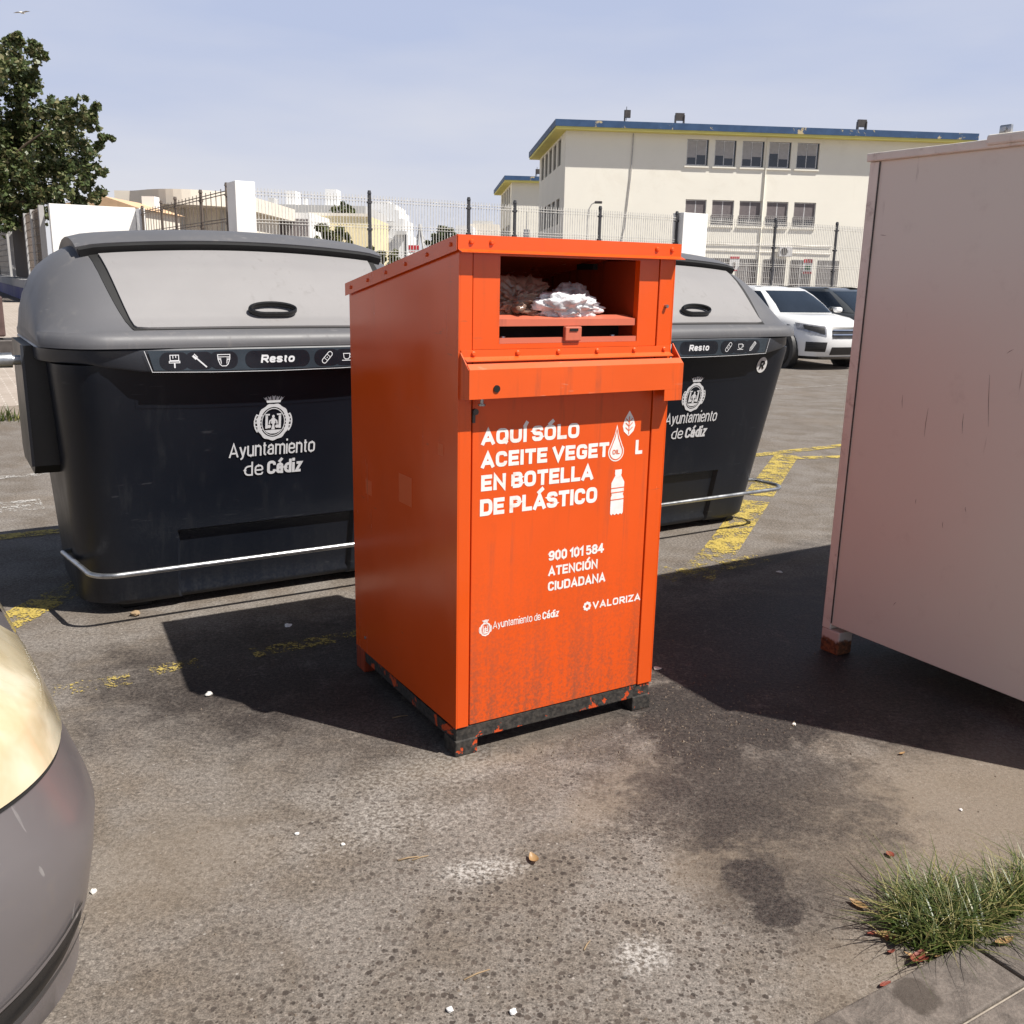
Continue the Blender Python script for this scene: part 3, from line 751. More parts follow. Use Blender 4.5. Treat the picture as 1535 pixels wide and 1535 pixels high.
tag(gbox('gate_pillar', 8.02, 29.75, -0.1, 8.62, 30.7, 4.2, M['white_wall'], 0.015), 'tall white rendered pillar at the corner where the wire fence turns back', 'pillar')
tag(gbox('wall_slab', 25.55, 30.1, -0.1, 26.8, 30.75, 4.18, M['white_wall'], 0.015), 'white wall slab standing between two lengths of wire fence by the school', 'wall')
fence('rusty wire fence running back from the tall white pillar', [31.2, 34.6, 38.6, 41.2, 45.2], 8.15, 't', 0.95, 4.1, M['wire_dark'], 0.55, 0.012, M['wire_dark'])
tag(gbox('boundary_wall', 4.58, 46.0, -0.1, 8.0, 46.5, 4.2, M['white_wall'], 0.015), 'broad bright white boundary wall below the tree on the left', 'wall')
tag(gbox('wall_post', 8.02, 45.3, -0.1, 8.28, 46.4, 4.15, M['far_white'], 0.015), 'slim white wall post at the far end of the rusty fence', 'wall')
tag(gbox('low_wall', 8.1, 30.75, -0.1, 8.22, 45.3, 0.95, M['white_wall']), 'low white wall under the rusty fence that runs back', 'wall')
e = empty('screened_fence', (0, 0, 0), GROT, 'fence with brown screens and wire mesh in the shade of the big tree', 'fence')
for (t0, t1, mm) in ((47.0, 50.4, 'far_beige'), (55.2, 65.0, 'canvas'), (68.5, 90.0, 'far_beige')):
    q = MB(); q.box((4.36, t0, 1.02), (4.44, t1, 4.1)); q.build('screen', M[mm], e)
for t0 in (46.8, 50.8, 54.6, 65.6, 68.0, 80):
    q = MB(); q.box((4.22, t0 - 0.2, 1.0), (4.42, t0 + 0.2, 4.15)); q.build('post', M['grey_side'], e)
for (t0, t1) in ((47.0, 50.6), (51, 54.4), (68.2, 79.8)):
    q = MB()
    for i in range(11):
        tt = t0 + (t1 - t0) * i / 10; q.box((4.30, tt - 0.012, 1.05), (4.325, tt + 0.012, 4.1))
    for k in range(9):
        q.box((4.27, t0, 1.2 + k * 0.35), (4.29, t1, 1.224 + k * 0.35))
    q.build('mesh_panel', M['wire_dark'], e)
e = empty('plinth_wall', (0, 0, 0), GROT, 'low grey wall with a navy blue painted band under the screened fence', 'wall')
q = MB(); q.box((3.7, 46.6, 0.62), (4.6, 110, 1.0)); q.build('coping', M['grey_side'], e)
q = MB(); q.box((3.78, 46.7, -0.1), (4.5, 110, 0.618)); q.build('painted_band', M['blue_paint'], e)

# ------------------------------------------------------------------ school blocks
def window(parent, x0, x1, z0, z1, y, kind, axis='x'):
    """a window in the plane y (front wall) or in the side wall"""
    f = (lambda a, d, z: (a, y + d, z)) if axis == 'x' else (lambda a, d, z: (y + d, a, z))
    def bx(q, a0, d0, zz0, a1, d1, zz1, mi=0):
        A, B = f(a0, d0, zz0), f(a1, d1, zz1)
        q.box(tuple(min(i, j) for i, j in zip(A, B)), tuple(max(i, j) for i, j in zip(A, B)), mi)
    q = MB()
    bx(q, x0, 0.14, z0, x1, 0.30, z1, 0)
    wn = q.build('window', M['reveal'], parent)
    q = MB(); wd = x1 - x0
    fw = 0.05
    xs = [x0 + 0.05, (x0 + x1) / 2 - 0.06, x1 - 0.14] if kind == 'sash' else [x0 + .02, (x0 + x1) / 2, x1 - .02]
    bx(q, xs[0], 0.10, z0 + .02, xs[-1], 0.138, z0 + 0.02 + fw); bx(q, xs[0], 0.10, z1 - .02 - fw, xs[-1], 0.138, z1 - .02)
    for xx in xs: bx(q, xx - fw / 2, 0.099, z0 + .021, xx + fw / 2, 0.137, z1 - .021)
    q.build('frame', M['frame'] if kind != 'plain' else M['reveal'], wn)
    vr = random.Random(int(x0 * 100 + z0 * 37)); b1, b2 = vr.uniform(.25, .62), vr.uniform(.2, .6)
    q = MB(); bx(q, x0 + .02, 0.112, z0 + .03, x1 - .02, 0.125, z1 - .03)
    q.build('pane', M['glass'] if kind != 'barred' else M['shutter'], wn)
    if kind == 'sash':
        q = MB()
        bx(q, x0 + .06, 0.104, z0 + wd * b1, (x0 + x1) / 2 - .1, 0.110, z1 - .08)
        bx(q, (x0 + x1) / 2 - .02, 0.104, z0 + wd * b2, x1 - .17, 0.110, z1 - .08)
        q.build('blind', M['blind'], wn)
    if kind in ('barred', 'half'):
        q = MB(); n = 12
        ztop = z1 if kind == 'barred' else z0 + (z1 - z0) * 0.42
        for i in range(n + 1):
            xx = x0 + wd * i / n; bx(q, xx - 0.014, -0.03, z0, xx + 0.014, -0.005, ztop)
        for k in range(6):
            zz = z0 + (ztop - z0) * k / 5; bx(q, x0, -0.045, zz - 0.014, x1, -0.03, zz + 0.014)
        q.build('bars', M['grille'], wn)
        if kind == 'half':
            q = MB(); bx(q, x0 + .03, .104, z0 + (z1 - z0) * .3, x1 - .03, .11, z1 - .04); q.build('blind', M['shutter'], wn)
    if kind in ('sash', 'half'):
        q = MB(); bx(q, x0 - 0.12, -0.10, z0 - 0.13, x1 + 0.04, 0.0, z0 - 0.03); q.build('sill', M['cream'], wn)
def walled(q, x0, x1, z0, z1, holes, y, th, axis='x', mi=0):
    """wall sheet with rectangular openings"""
    f = (lambda a, d, z: (a, y + d, z)) if axis == 'x' else (lambda a, d, z: (y + d, a, z))
    xs = sorted({x0, x1, *[h[0] for h in holes], *[h[1] for h in holes]}); zs = sorted({z0, z1, *[h[2] for h in holes], *[h[3] for h in holes]})
    for i in range(len(xs) - 1):
        for k in range(len(zs) - 1):
            cx, cz = (xs[i] + xs[i + 1]) / 2, (zs[k] + zs[k + 1]) / 2
            if any(h[0] < cx < h[1] and h[2] < cz < h[3] for h in holes): continue
            q.add([f(xs[i], 0, zs[k]), f(xs[i + 1], 0, zs[k]), f(xs[i + 1], 0, zs[k + 1]), f(xs[i], 0, zs[k + 1])], [(0, 1, 2, 3)], mi)
    for h in holes:
        a, b_, c, d = h
        for (p0, p1) in (((a, c), (b_, c)), ((b_, c), (b_, d)), ((b_, d), (a, d)), ((a, d), (a, c))):
            q.add([f(p0[0], 0, p0[1]), f(p1[0], 0, p1[1]), f(p1[0], th, p1[1]), f(p0[0], th, p0[1])], [(0, 1, 2, 3)], mi)
SA = R(5.0)   # the blocks face slightly off the view
def school(label, origin, length, depth, zr, front, side, roofbits):
    e = empty('school_building', origin, SA, label, 'building')
    q = MB()
    walled(q, 0, length, 0, zr - 0.55, [(w[0], w[1], w[2], w[3]) for w in front], 0, 0.3)
    walled(q, 0, depth, 0, zr - 0.55, [(w[0], w[1], w[2], w[3]) for w in side], 0, 0.3, 'y')
    q.add([(length, 0, 0), (length, depth, 0), (length, depth, zr - .55), (length, 0, zr - .55)], [(0, 1, 2, 3)])
    q.add([(0, depth, 0), (length, depth, 0), (length, depth, zr - .55), (0, depth, zr - .55)], [(0, 1, 2, 3)])
    q.build('wall', M['cream'], e, fix=False)
    o = 0.8
    q = MB(); q.box((-o + .05, -o + .05, zr - 0.55), (length + o - .05, depth + o - .05, zr - 0.40)); q.build('soffit', M['soffit'], e)
    q = MB(); q.box((-o, -o, zr - 0.398), (length + o, depth + o, zr)); rf = q.build('roof', M['fascia'], e)
    for w in front: window(e, w[0], w[1], w[2], w[3], 0, w[4])
    for w in side: window(e, w[0], w[1], w[2], w[3], 0, w[4], 'y')
    for (x, kind) in roofbits:
        q = MB()
        if kind == 'flood':
            q.box((x - .28, -o + .15, zr + 0.18), (x + .28, -o + .35, zr + 0.62)); q.box((x - .3, -o + .1, zr), (x - .24, -o + .4, zr + .5)); q.box((x + .24, -o + .1, zr), (x + .3, -o + .4, zr + .5))
            q.build('floodlight', M['dark_metal'], rf)
        else:
            q.cyl((x, -o + .3, zr), 0.05, 0.7); q.box((x, -o + .2, zr + .25), (x + .35, -o + .4, zr + .7)); q.cyl((x + .1, -o + .3, zr + .1), .02, .8); q.build('vent_pipe', M['dark_metal'], rf)
    return e
fr = []
for (x0, x1) in ((7.83, 9.26), (9.66, 11.07), (11.47, 12.93), (13.24, 14.71), (15.1, 16.59)): fr.append((x0, x1, 8.81, 10.39, 'sash'))
for (x0, x1) in ((7.95, 9.34), (9.72, 11.18), (11.55, 13.02), (13.38, 14.82), (15.22, 16.69)): fr.append((x0, x1, 5.15, 6.72, 'half'))
for (x0, x1) in ((6.2, 7.6), (8.05, 9.45), (9.89, 11.27), (11.65, 13.09), (13.47, 14.97), (15.34, 16.76), (17.17, 18.61)): fr.append((x0, x1, 1.1, 3.07, 'barred'))
sd_ = []
for i in range(5):
    a = 2.4 + i * 2.45; sd_ += [(a, a + 1.75, 8.85, 10.5, 'plain'), (a, a + 1.75, 5.1, 6.75, 'plain'), (a, a + 1.75, 1.2, 2.9, 'plain')]
SO = Vector((2.937, 64.297, 0))
sch = school('three storey cream school block with blue roof edge, seen whole', SO, 26.0, 15.2, 11.2, fr, sd_, [(3.6, 'vent'), (7.1, 'flood'), (19.0, 'flood')])
q = MB(); q.tube([(4.3, -0.06, 10.6), (4.25, -0.06, 8), (4.0, -0.06, 4.8), (3.3, -0.06, 1.5)], 0.035, 6); q.build('cable', M['grille'], sch)
q = MB(); q.tube([(13.08, -0.06, 10.6), (13.08, -0.06, 0)], 0.05, 6); q.build('drainpipe', M['cream'], sch)
q = MB(); q.tube([(0.15, -0.05, 1.2), (2.4, -0.05, 3.1), (7.2, -0.05, 3.6), (18, -0.05, 3.5)], 0.03, 6); q.tube([(7.6, -0.06, 3.95), (18, -0.06, 4.0)], 0.03, 6); q.build('cable', M['grille'], sch)
q = MB(); q.box((14.3, -0.45, 3.25), (15.2, -0.12, 3.9), 0, 0.03); ac = q.build('air_conditioner', M['frame'], sch)
q = MB(); q.cyl((14.65, -0.47, 3.58), 0.24, 0.03, 'y', 18); q.build('fan_grille', M['dark_metal'], ac)
fr2 = [(1.2 + i * 2.4, 2.6 + i * 2.4, z, z + 1.6, 'plain') for i in range(1) for z in (1.2,)]
sd2 = []
for i in range(5):
    a = 2.4 + i * 2.45; sd2 += [(a, a + 1.75, 8.85, 10.5, 'plain'), (a, a + 1.75, 5.1, 6.75, 'plain'), (a, a + 1.75, 1.2, 2.9, 'plain')]
school('farther cream school block behind the first, only its end in view', Vector((-0.67, 99.1, 0)), 20.0, 15.2, 11.2, fr2, sd2, [(2.3, 'vent')])

# ------------------------------------------------------------------ distant town
def at(px, py, Y):
    """the point seen at a photograph pixel, Y metres ahead"""
    u_, v_ = px - 767.5, py - 767.5
    c, s = math.cos(ROLL), math.sin(ROLL)
    u_, v_ = c * u_ + s * v_, -s * u_ + c * v_
    d = Vector((u_ / FPX, math.cos(PITCH) - v_ / FPX * math.sin(PITCH), -math.sin(PITCH) - v_ / FPX * math.cos(PITCH)))
    return Vector((0, 0, CAM_H)) + d * (Y / d.y)
def block(px0, px1, py, Y, depth):
    a, c = at(px0, py, Y), at(px1, py, Y)
    return a.x, c.x, Y, Y + depth, (a.z + c.z) / 2
def town(name, label, cat, px0, px1, py, Y, depth, mat, wins=(), extras=(), turn=0.0):
    x0, x1, y0, y1, zt = block(px0, px1, py, Y, depth)
    cx = (x0 + x1) / 2; W = x1 - x0
    e = empty(name, (cx, Y, 0), turn, label, cat)
    q = MB(); q.box((-W / 2, 0, -0.5), (W / 2, depth, zt)); q.build('wall', M[mat], e)
    for (fx0, fx1, z0, z1, mm) in wins:
        q = MB(); q.box((-W / 2 + W * fx0, -0.10, zt * z0), (-W / 2 + W * fx1, 0.1, zt * z1)); q.build('window', M[mm], e)
    for (nm, fx0, fx1, dz0, dz1, y0_, y1_, mm) in extras:
        q = MB(); q.box((-W / 2 + W * fx0, y0_, zt + dz0), (-W / 2 + W * fx1, y1_, zt + dz1)); q.build(nm, M[mm], e)
    return e, W, zt
# pale hall with a curved roof edge
e = empty('assembly_hall', (0, 0, 0), 0, 'pale beige hall with a sweeping curved roof slab behind the fence corner', 'building')
a0, a1 = at(218, 306, 78), at(352, 306, 78)
q = MB(); q.box((a0.x, 78, -0.5), (a1.x, 92, a0.z - 0.01)); q.build('wall', M['far_beige'], e)
b0, b1 = at(160, 302, 75), at(352, 302, 75)
q = MB(); n = 16; top, bot = [], []
for i in range(n + 1):
    f = i / n; x = b0.x + (b1.x - b0.x) * f
    yy = 76.5 - 2.6 * math.sin(PI * min(1, max(0, f - 0.15) / 0.85))
    top.append((x, yy)); bot.append((x, yy))
poly = top + [(b1.x, 95), (b0.x, 95)]
zr0 = at(250, 306, 74).z; zr1 = at(300, 284, 74).z
q.prism(poly, 'z', zr0, zr1); q.build('roof', M['far_beige'], e)
for i in range(4):
    q = MB(); x = a0.x + (a1.x - a0.x) * (0.18 + 0.22 * i); q.box((x, 77.8, 0), (x + 0.25, 78.05, zr0 - 0.1)); q.build('mullion', M['far_grey'], e)
q = MB(); c0, c1 = at(212, 294, 70), at(231, 294, 70); q.box((c0.x, 70, -0.5), (c1.x, 71, c0.z))
tag(q.build('wall_pier', M['far_white']), 'white square pier in front of the pale curved-roof hall', 'pillar')
e = empty('tiled_house', (0, 0, 0), 0, 'house with a sandy tiled roof peeping over the white boundary wall', 'house')
h0, h1 = at(150, 312, 64), at(205, 312, 64)
q = MB(); q.box((h0.x - 3, 64.3, -0.5), (h1.x, 72, h0.z)); q.build('wall', M['far_beige'], e)
q = MB(); zr = at(160, 298, 66).z; q.prism([(h0.x - 3.4, h0.z + .01), (h1.x + .3, h0.z + .01), (h0.x + 0.2, zr + .05)], 'y', 64, 72.4); q.build('roof', M['tile_roof'], e)
town('flat_building', 'long grey flat-roofed building with tanks on its roof', 'building', 372, 548, 307, 128, 20, 'far_grey', [(0.03 + 0.06 * i, 0.07 + 0.06 * i, 0.55, 0.8, 'reveal') for i in range(12)],
     [('roof_hut', .28, .36, 0, 1.9, 3, 6, 'far_white'), ('roof_hut', .62, .72, 0, 2.2, 3, 6, 'far_white'), ('roof_tank', .14, .19, 0, 0.9, 2, 4, 'far_grey'), ('roof_tank', .44, .47, 0, 0.9, 2, 3, 'far_white')])
town('low_building', 'low white building with a row of dark windows behind the wire fence', 'building', 372, 464, 318, 95, 12, 'far_white',
     [(0.17 + 0.068 * i, 0.222 + 0.068 * i, 0.58, 0.92, 'shutter') for i in range(12)], [('canopy', 0.0, 1.0, -3.05, -2.2, -0.8, -0.1, 'far_grey')])
town('yellow_building', 'plain yellow building with three small square windows', 'building', 462, 556, 324, 105, 14, 'far_yellow', [(0.63 + .11 * i, 0.68 + .11 * i, 0.40, 0.52, 'reveal') for i in range(3)], [('parapet', 0, 1, 0, 0.3, -0.2, 0.3, 'far_beige')])
# white apartment block with rounded top corner
e = empty('apartment_block', (0, 0, 0), 0, 'white rounded apartment block rising behind the wire fence', 'building')
Y = 150
P_ = [at(*p, Y) for p in ((545, 420), (545, 313), (553, 313), (553, 303), (583, 301.5), (583, 305), (592, 306), (592, 314), (598, 315), (598, 327), (605, 328), (605, 350), (609, 351), (609, 420))]
q = MB(); q.prism([(p.x, max(p.z, -0.5)) for p in P_], 'y', Y, Y + 14); q.build('wall', M['far_white'], e)
for (p0, p1) in (((563, 318), (570, 323)), ((560, 337), (567, 342)), ((569, 337), (575, 342)), ((560, 346), (567, 354)), ((569, 346), (575, 354)), ((561, 362), (567, 368)), ((570, 362), (576, 368))):
    A, B = at(*p0, Y - .1), at(*p1, Y - .1); q = MB(); q.box((A.x, Y - .15, B.z), (B.x, Y + .1, A.z)); q.build('window', M['reveal'], e)
for (p0, p1) in (((560, 331), (590, 332.4)), ((560, 343.5), (585, 344.6)), ((558, 357), (590, 358.2)), ((594, 346), (609, 352))):
    A, B = at(*p0, Y - 1), at(*p1, Y - 1); q = MB(); q.box((A.x, Y - 1.0, B.z), (B.x, Y - .16, A.z)); q.build('balcony', M['far_grey'], e)
# bridge tower, far
e = empty('bridge_tower', (0, 0, 0), 0, 'pale far-off bridge tower shaped like a tall letter A', 'tower')
Y = 900
T0, L0, R0 = at(629.5, 336, Y), at(624, 400, Y), at(639, 400, Y)
q = MB(); q.tube([L0, T0], 1.4, 6); q.build('leg', M['far_grey'], e)
q = MB(); q.tube([R0, T0], 1.4, 6); q.build('leg', M['far_grey'], e)
q = MB()
for k in range(4): q.tube([T0 + (L0 - T0) * (.15 + .1 * k), T0 + Vector((-(18 + 9 * k), 0, -44))], 0.28, 4); q.tube([T0 + (R0 - T0) * (.15 + .1 * k), T0 + Vector((18 + 9 * k, 0, -44))], 0.28, 4)
q.build('cable', M['far_grey'], e)
town('warehouse', 'low white warehouse beyond the dark round tree', 'building', 684, 708, 338, 210, 20, 'far_white', [(0.1, 0.9, 0.45, 0.6, 'far_grey')])
town('office_block', 'low beige block half hidden by the school end', 'building', 704, 748, 336, 230, 20, 'far_beige', [(0.1 + .2 * i, 0.2 + .2 * i, 0.3, 0.75, 'far_grey') for i in range(4)], [('roof_rail', 0.1, 0.8, 0.0, 0.8, 1, 1.4, 'far_grey')])
# lamp post, sign boards on the fence line
e = empty('street_lamp', at(877, 420, 52) * 1, 0, 'thin street lamp with a curved arm before the cream school wall', 'lamp')
base = at(877, 430, 52); base.z = 0; e.location = base
hgt = at(880, 303, 52).z
q = MB(); q.tube([(0, 0, 0), (0, 0, hgt - 0.9), (0.05, 0, hgt - .35), (0.18, 0, hgt - 0.1), (0.38, 0, hgt)], 0.03, 6); q.build('pole', M['grille'], e)
q = MB(); q.box((0.34, -0.1, hgt - 0.06), (0.72, 0.1, hgt + 0.06), 0, 0.02); q.build('lamp_head', M['dark_metal'], e)
def sign(label, px0, py0, px1, py1, Y, rows, postmat=None):
    A, B = at(px0, py0, Y), at(px1, py1, Y)
    cx = (A.x + B.x) / 2; W = B.x - A.x; H = A.z - B.z
    e = empty('fence_sign', (cx, Y, B.z), 0, label, 'sign')
    q = MB(); q.box((-W / 2, 0, 0), (W / 2, 0.03, H)); q.build('plate', M['sign_white'], e)
    for (nm, x0, x1, z0, z1, mm) in rows:
        q = MB(); q.box((-W / 2 + W * x0, -0.012, H * z0), (-W / 2 + W * x1, -0.002, H * z1)); q.build(nm, M[mm], e)
    return e
sign('white notice with a red strip along its top, hung on the fence', 1094, 384, 1107, 407, 42.5, [('header', .02, .98, .84, .98, 'red'), ('footer', .1, .9, .03, .1, 'red'), ('symbol', .38, .62, .22, .62, 'shutter')])
sign('red, white and green notice hung on the fence before a barred window', 1205, 388, 1217, 411, 44.3, [('header', .02, .98, .74, .98, 'red'), ('footer', .02, .98, .02, .16, 'red'), ('symbol', .2, .8, .28, .58, 'green_sign')])
e = sign('small red and white board on a dark post far behind the fence', 612, 367, 629, 380, 60, [('header', .03, .97, .45, .95, 'red'), ('stripe', .1, .6, .12, .25, 'red')])
q = MB(); W = 0.14; q.box((-0.62, 0.04, -3.2), (-0.46, 0.12, 1.1)); q.build('post', M['post'], e)
e = empty('marker_post', (0, 0, 0), 0, 'small white marker post in front of the farther school block', 'post')
A = at(789, 352, 70); q = MB(); q.box((A.x - .03, 70, -.1), (A.x + .03, 70.06, at(789, 318, 70).z)); q.build('pole', M['frame'], e)
q = MB(); q.box((A.x - .22, 69.8, at(789, 358, 70).z), (A.x + .22, 69.98, at(789, 344, 70).z), 0, .04); q.build('box', M['sign_white'], e)
e = empty('utility_box', (0, 0, 0), GROT, 'brown box on a dark frame standing on the pale pavement', 'box')
g = on_ground(-8, 536, 0.1); s_, t_ = g.dot(U), g.dot(V)
q = MB(); q.box((s_ - .6, t_ - .1, .45), (s_ + .20, t_ + .6, 1.12), 0, .03); q.build('cabinet', M['brown_box'], e)
q = MB(); q.box((s_ - .6, t_ - .15, .1), (s_ + .42, t_ + .5, .40), 0, .02); q.build('base_frame', M['dark_metal'], e)

# ------------------------------------------------------------------ trees
def foliage(mb, clumps, per, leaf, seed, squash=0.8):
    r = random.Random(seed)
    for (c, rad) in clumps:
        c = Vector(c)
        subs = []
        for _ in range(max(5, int(9 * (rad / 1.0) ** 1.2))):
            d = Vector((r.gauss(0, 1), r.gauss(0, 1), r.gauss(0, 1))).normalized()
            subs.append((c + Vector((d.x, d.y, d.z * squash)) * rad * r.uniform(0.45, 1.0), rad * r.uniform(0.2, 0.42)))
        for _ in range(per):
            sc_, sr = r.choice(subs)
            d = Vector((r.gauss(0, 1), r.gauss(0, 1), r.gauss(0, 1))).normalized()
            p = sc_ + d * sr * r.uniform(0.25, 1.05)
            a = Vector((r.gauss(0, 1), r.gauss(0, 1), r.gauss(-0.25, 0.7))).normalized()
            n = (d + Vector((r.gauss(0, .6), r.gauss(0, .6), 0.5 + r.gauss(0, .5)))).normalized()
            s = n.cross(a)
            if s.length < 1e-3: continue
            s.normalize()
            L = leaf * r.uniform(0.7, 1.35); Wd = L * r.uniform(0.26, 0.4)
            mb.add([p - a * L * .5, p + s * Wd - n * L * .05, p + a * L * .5 - n * L * .12, p - s * Wd - n * L * .05], [(0, 1, 2, 3)])
def limb(mb, pts, r0, r1):
    n = len(pts); mb.tube(pts, [r0 + (r1 - r0) * i / (n - 1) for i in range(n)], 8)
Y = 52
r_ = random.Random(11)
e = empty('broadleaf_tree', at(-40, 420, Y), 0, 'large dark green broadleaf tree overhanging the screened fence', 'tree')
loc = Vector((at(-40, 420, Y).x, Y, 0)); e.location = loc
cl = []
for (px, py, rp) in ((2, 92, 46), (38, 72, 26), (54, 88, 17), (50, 66, 14), (14, 66, 22), (20, 130, 36), (-34, 110, 60), (38, 118, 18), (60, 195, 48), (104, 182, 36), (134, 166, 22), (120, 152, 14), (98, 232, 48), (152, 212, 20), (166, 212, 10), (128, 252, 26), (60, 262, 50), (14, 222, 52), (122, 290, 26), (90, 298, 36), (30, 306, 42), (-40, 250, 70), (-40, 180, 70), (4, 336, 26), (-20, 310, 50), (62, 312, 24), (142, 190, 16), (138, 286, 22), (150, 262, 14), (148, 296, 12), (112, 262, 30), (36, 168, 26), (84, 168, 22), (22, 262, 40), (-100, 200, 90), (-130, 280, 70), (-110, 110, 60)):
    p = at(px, py, Y + r_.uniform(-1.6, 2.2)) - loc; cl.append((p, rp / FPX * Y * 0.92))
    if rp > 30:
        p2 = at(px + r_.uniform(-10, 10), py + r_.uniform(-10, 10), Y + r_.uniform(2.0, 4.5)) - loc; cl.append((p2, rp / FPX * Y * 0.9))
q = MB()
for c, rad in cl: foliage(q, [(c, rad)], int(520 * rad ** 1.6) + 90, 0.25, r_.randint(0, 9999))
q.build('crown', M['leaf'], e, fix=False)
q = MB(); limb(q, [(0, 0, -.2), (0.1, 0, 2.4), (0.0, .1, 4.2), (0.3, 0, 6.0), (0.2, .1, 9.0)], 0.42, 0.12)
for (tx, ty, tz) in ((3.6, 0.4, 6.2), (2.2, -.6, 8.4), (-2.6, 0.6, 7.5), (-3.6, 0.4, 5.6), (1.6, .8, 10.5), (4.6, 0, 8.4), (3.4, -.4, 4.9)):
    limb(q, [(0.05, 0, 3.6), (tx * .4, ty * .4, 3.6 + (tz - 3.6) * .55), (tx * .75, ty, 3.6 + (tz - 3.6) * .85), (tx, ty, tz)], 0.16, 0.03)
q.build('trunk', M['bark'], e)
def small_tree(name, label, cat, Y, blobs, mat, leaf, per, trunk=True, seed=1):
    bx = sum(p[0] for p in blobs) / len(blobs)
    loc = at(bx, 400, Y); loc.z = 0
    e = empty(name, loc, 0, label, cat)
    q = MB(); r = random.Random(seed); zmid = 0
    for (px, py, rp) in blobs:
        p = at(px, py, Y + r.uniform(-.5, .5)) - loc; rad = rp / FPX * Y; zmid += p.z / len(blobs)
        foliage(q, [(p, rad)], per, leaf, seed * 7 + int(px))
    q.build('crown', M[mat], e, fix=False)
    if trunk:
        q = MB(); limb(q, [(0, 0, -.1), (.05, 0, zmid * .5), (0, 0, zmid)], 0.16, 0.05)
        for k in range(4): limb(q, [(0, 0, zmid * .5), (math.cos(k * 1.6) * .5, math.sin(k * 1.6) * .5, zmid * .85), (math.cos(k * 1.6) * 1.0, math.sin(k * 1.6) * .6, zmid * 1.02)], 0.07, 0.02)
        q.build('trunk', M['bark'], e)
small_tree('olive_bush', 'rounded olive green bush before the yellow building', 'bush', 70, [(482, 350, 16), (500, 352, 18), (515, 362, 14), (476, 366, 12), (497, 372, 18)], 'leaf_olive', 0.30, 1100, True, 2)
small_tree('olive_bush', 'light green bush at the foot of the white apartment block', 'bush', 62, [(566, 378, 13), (582, 382, 14), (572, 396, 16), (592, 394, 9), (556, 394, 10)], 'leaf_olive', 0.26, 1100, True, 3)
small_tree('garden_tree', 'small spiky dark tree standing above the yellow building', 'tree', 112, [(516, 309, 8), (508, 318, 10), (522, 319, 10), (515, 326, 12)], 'leaf', 0.5, 520, True, 4)
small_tree('garden_tree', 'dark round tree between the bridge tower and the school', 'tree', 90, [(665, 346, 11), (675, 345, 10), (656, 356, 12), (672, 360, 14), (648, 366, 10), (684, 356, 8)], 'leaf', 0.42, 700, True, 5)
# ------------------------------------------------------------------ orange oil collection box
M['reflection_patch'] = streaked('paler_orange_patch', (0.68, 0.105, 0.02), (0.3, 0.08, 0.03), 0.35, 0.6)
ob = empty('oil_container', G(1.79, 2.63), GROT, 'orange metal oil recycling box with an open hatch and white lettering', 'recycling bin')
HX, DY, ZB, ZF, ZR = 0.42, 0.905, 0.106, 1.70, 1.545
def zroof(y): return ZF + (ZR - ZF) * y / DY
q = MB()
t_ = 0.004
for sx in (-1, 1):      # side sheets, down to the skirt
    x0, x1 = (sx * HX, sx * (HX - t_))
    q.prism([(0.0, ZB), (DY, ZB - 0.012), (DY, zroof(DY) - .002), (0, zroof(0) - .002)], 'x', min(x0, x1), max(x0, x1))
q.box((-HX + t_, DY - t_, ZB), (HX - t_, DY, ZR - .004))
# corner strips of the front
q.box((-HX + t_, 0.0, ZB), (-0.372, 0.03, ZF - .004), 0, 0.002)
q.box((0.355, 0.0, ZB), (HX - t_, 0.03, ZF - .004), 0, 0.002)
# upper front round the hatch
q.box((-0.368, 0.004, 1.378), (-0.274, 0.03, 1.675)); q.box((0.270, 0.004, 1.378), (0.351, 0.03, 1.675))
q.box((-0.274, 0.004, 1.662), (0.270, 0.03, 1.675)); q.box((-0.274, 0.004, 1.378), (0.270, 0.03, 1.394))
q.build('body', M['orange'], ob)
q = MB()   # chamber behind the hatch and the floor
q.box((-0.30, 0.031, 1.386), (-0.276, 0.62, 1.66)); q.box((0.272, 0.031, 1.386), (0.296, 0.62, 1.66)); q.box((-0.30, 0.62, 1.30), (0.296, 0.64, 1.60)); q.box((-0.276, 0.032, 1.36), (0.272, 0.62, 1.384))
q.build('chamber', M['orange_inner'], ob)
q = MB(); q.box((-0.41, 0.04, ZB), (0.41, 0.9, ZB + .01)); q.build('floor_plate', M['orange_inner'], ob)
# roof with folded lip, bolts
q = MB()
ov = 0.010
q.prism([(-ov, ZF), (DY + ov, ZR - .002), (DY + ov, ZR + .018), (-ov, ZF + 0.02)], 'x', -HX - ov, HX + ov)
q.box((-HX - ov, -ov - .003, 1.676), (HX + ov, -ov, ZF + .0195))
for sx in (-1, 1):
    xa = sx * (HX + ov + .0005); xb = sx * (HX + ov + .003)
    q.prism([(-ov, ZF - .026), (DY + ov, ZR - .028), (DY + ov, ZR + .0175), (-ov, ZF + .0195)], 'x', min(xa, xb), max(xa, xb))
q.prism([(-ov - .003, 1.676), (-ov - .028, 1.668), (-ov - .028, 1.670), (-ov - .003, 1.6785)], 'x', -HX - ov, HX + ov)
rf = q.build('roof', M['orange'], ob)
def bolt(mb, c, axis, r=0.007, h=0.005, mi=0):
    mb.lathe([(r, 0), (r, h * .5), (r * .6, h)], c, axis, 10, mi)
for x in (-0.385, -0.315, 0.325, 0.39):
    q = MB(); q.lathe([(.008, .002), (.008, -.004), (.005, -.007)], (x, -ov - .003, 1.70), 'y', 10); q.build('bolt', M['orange'], rf)
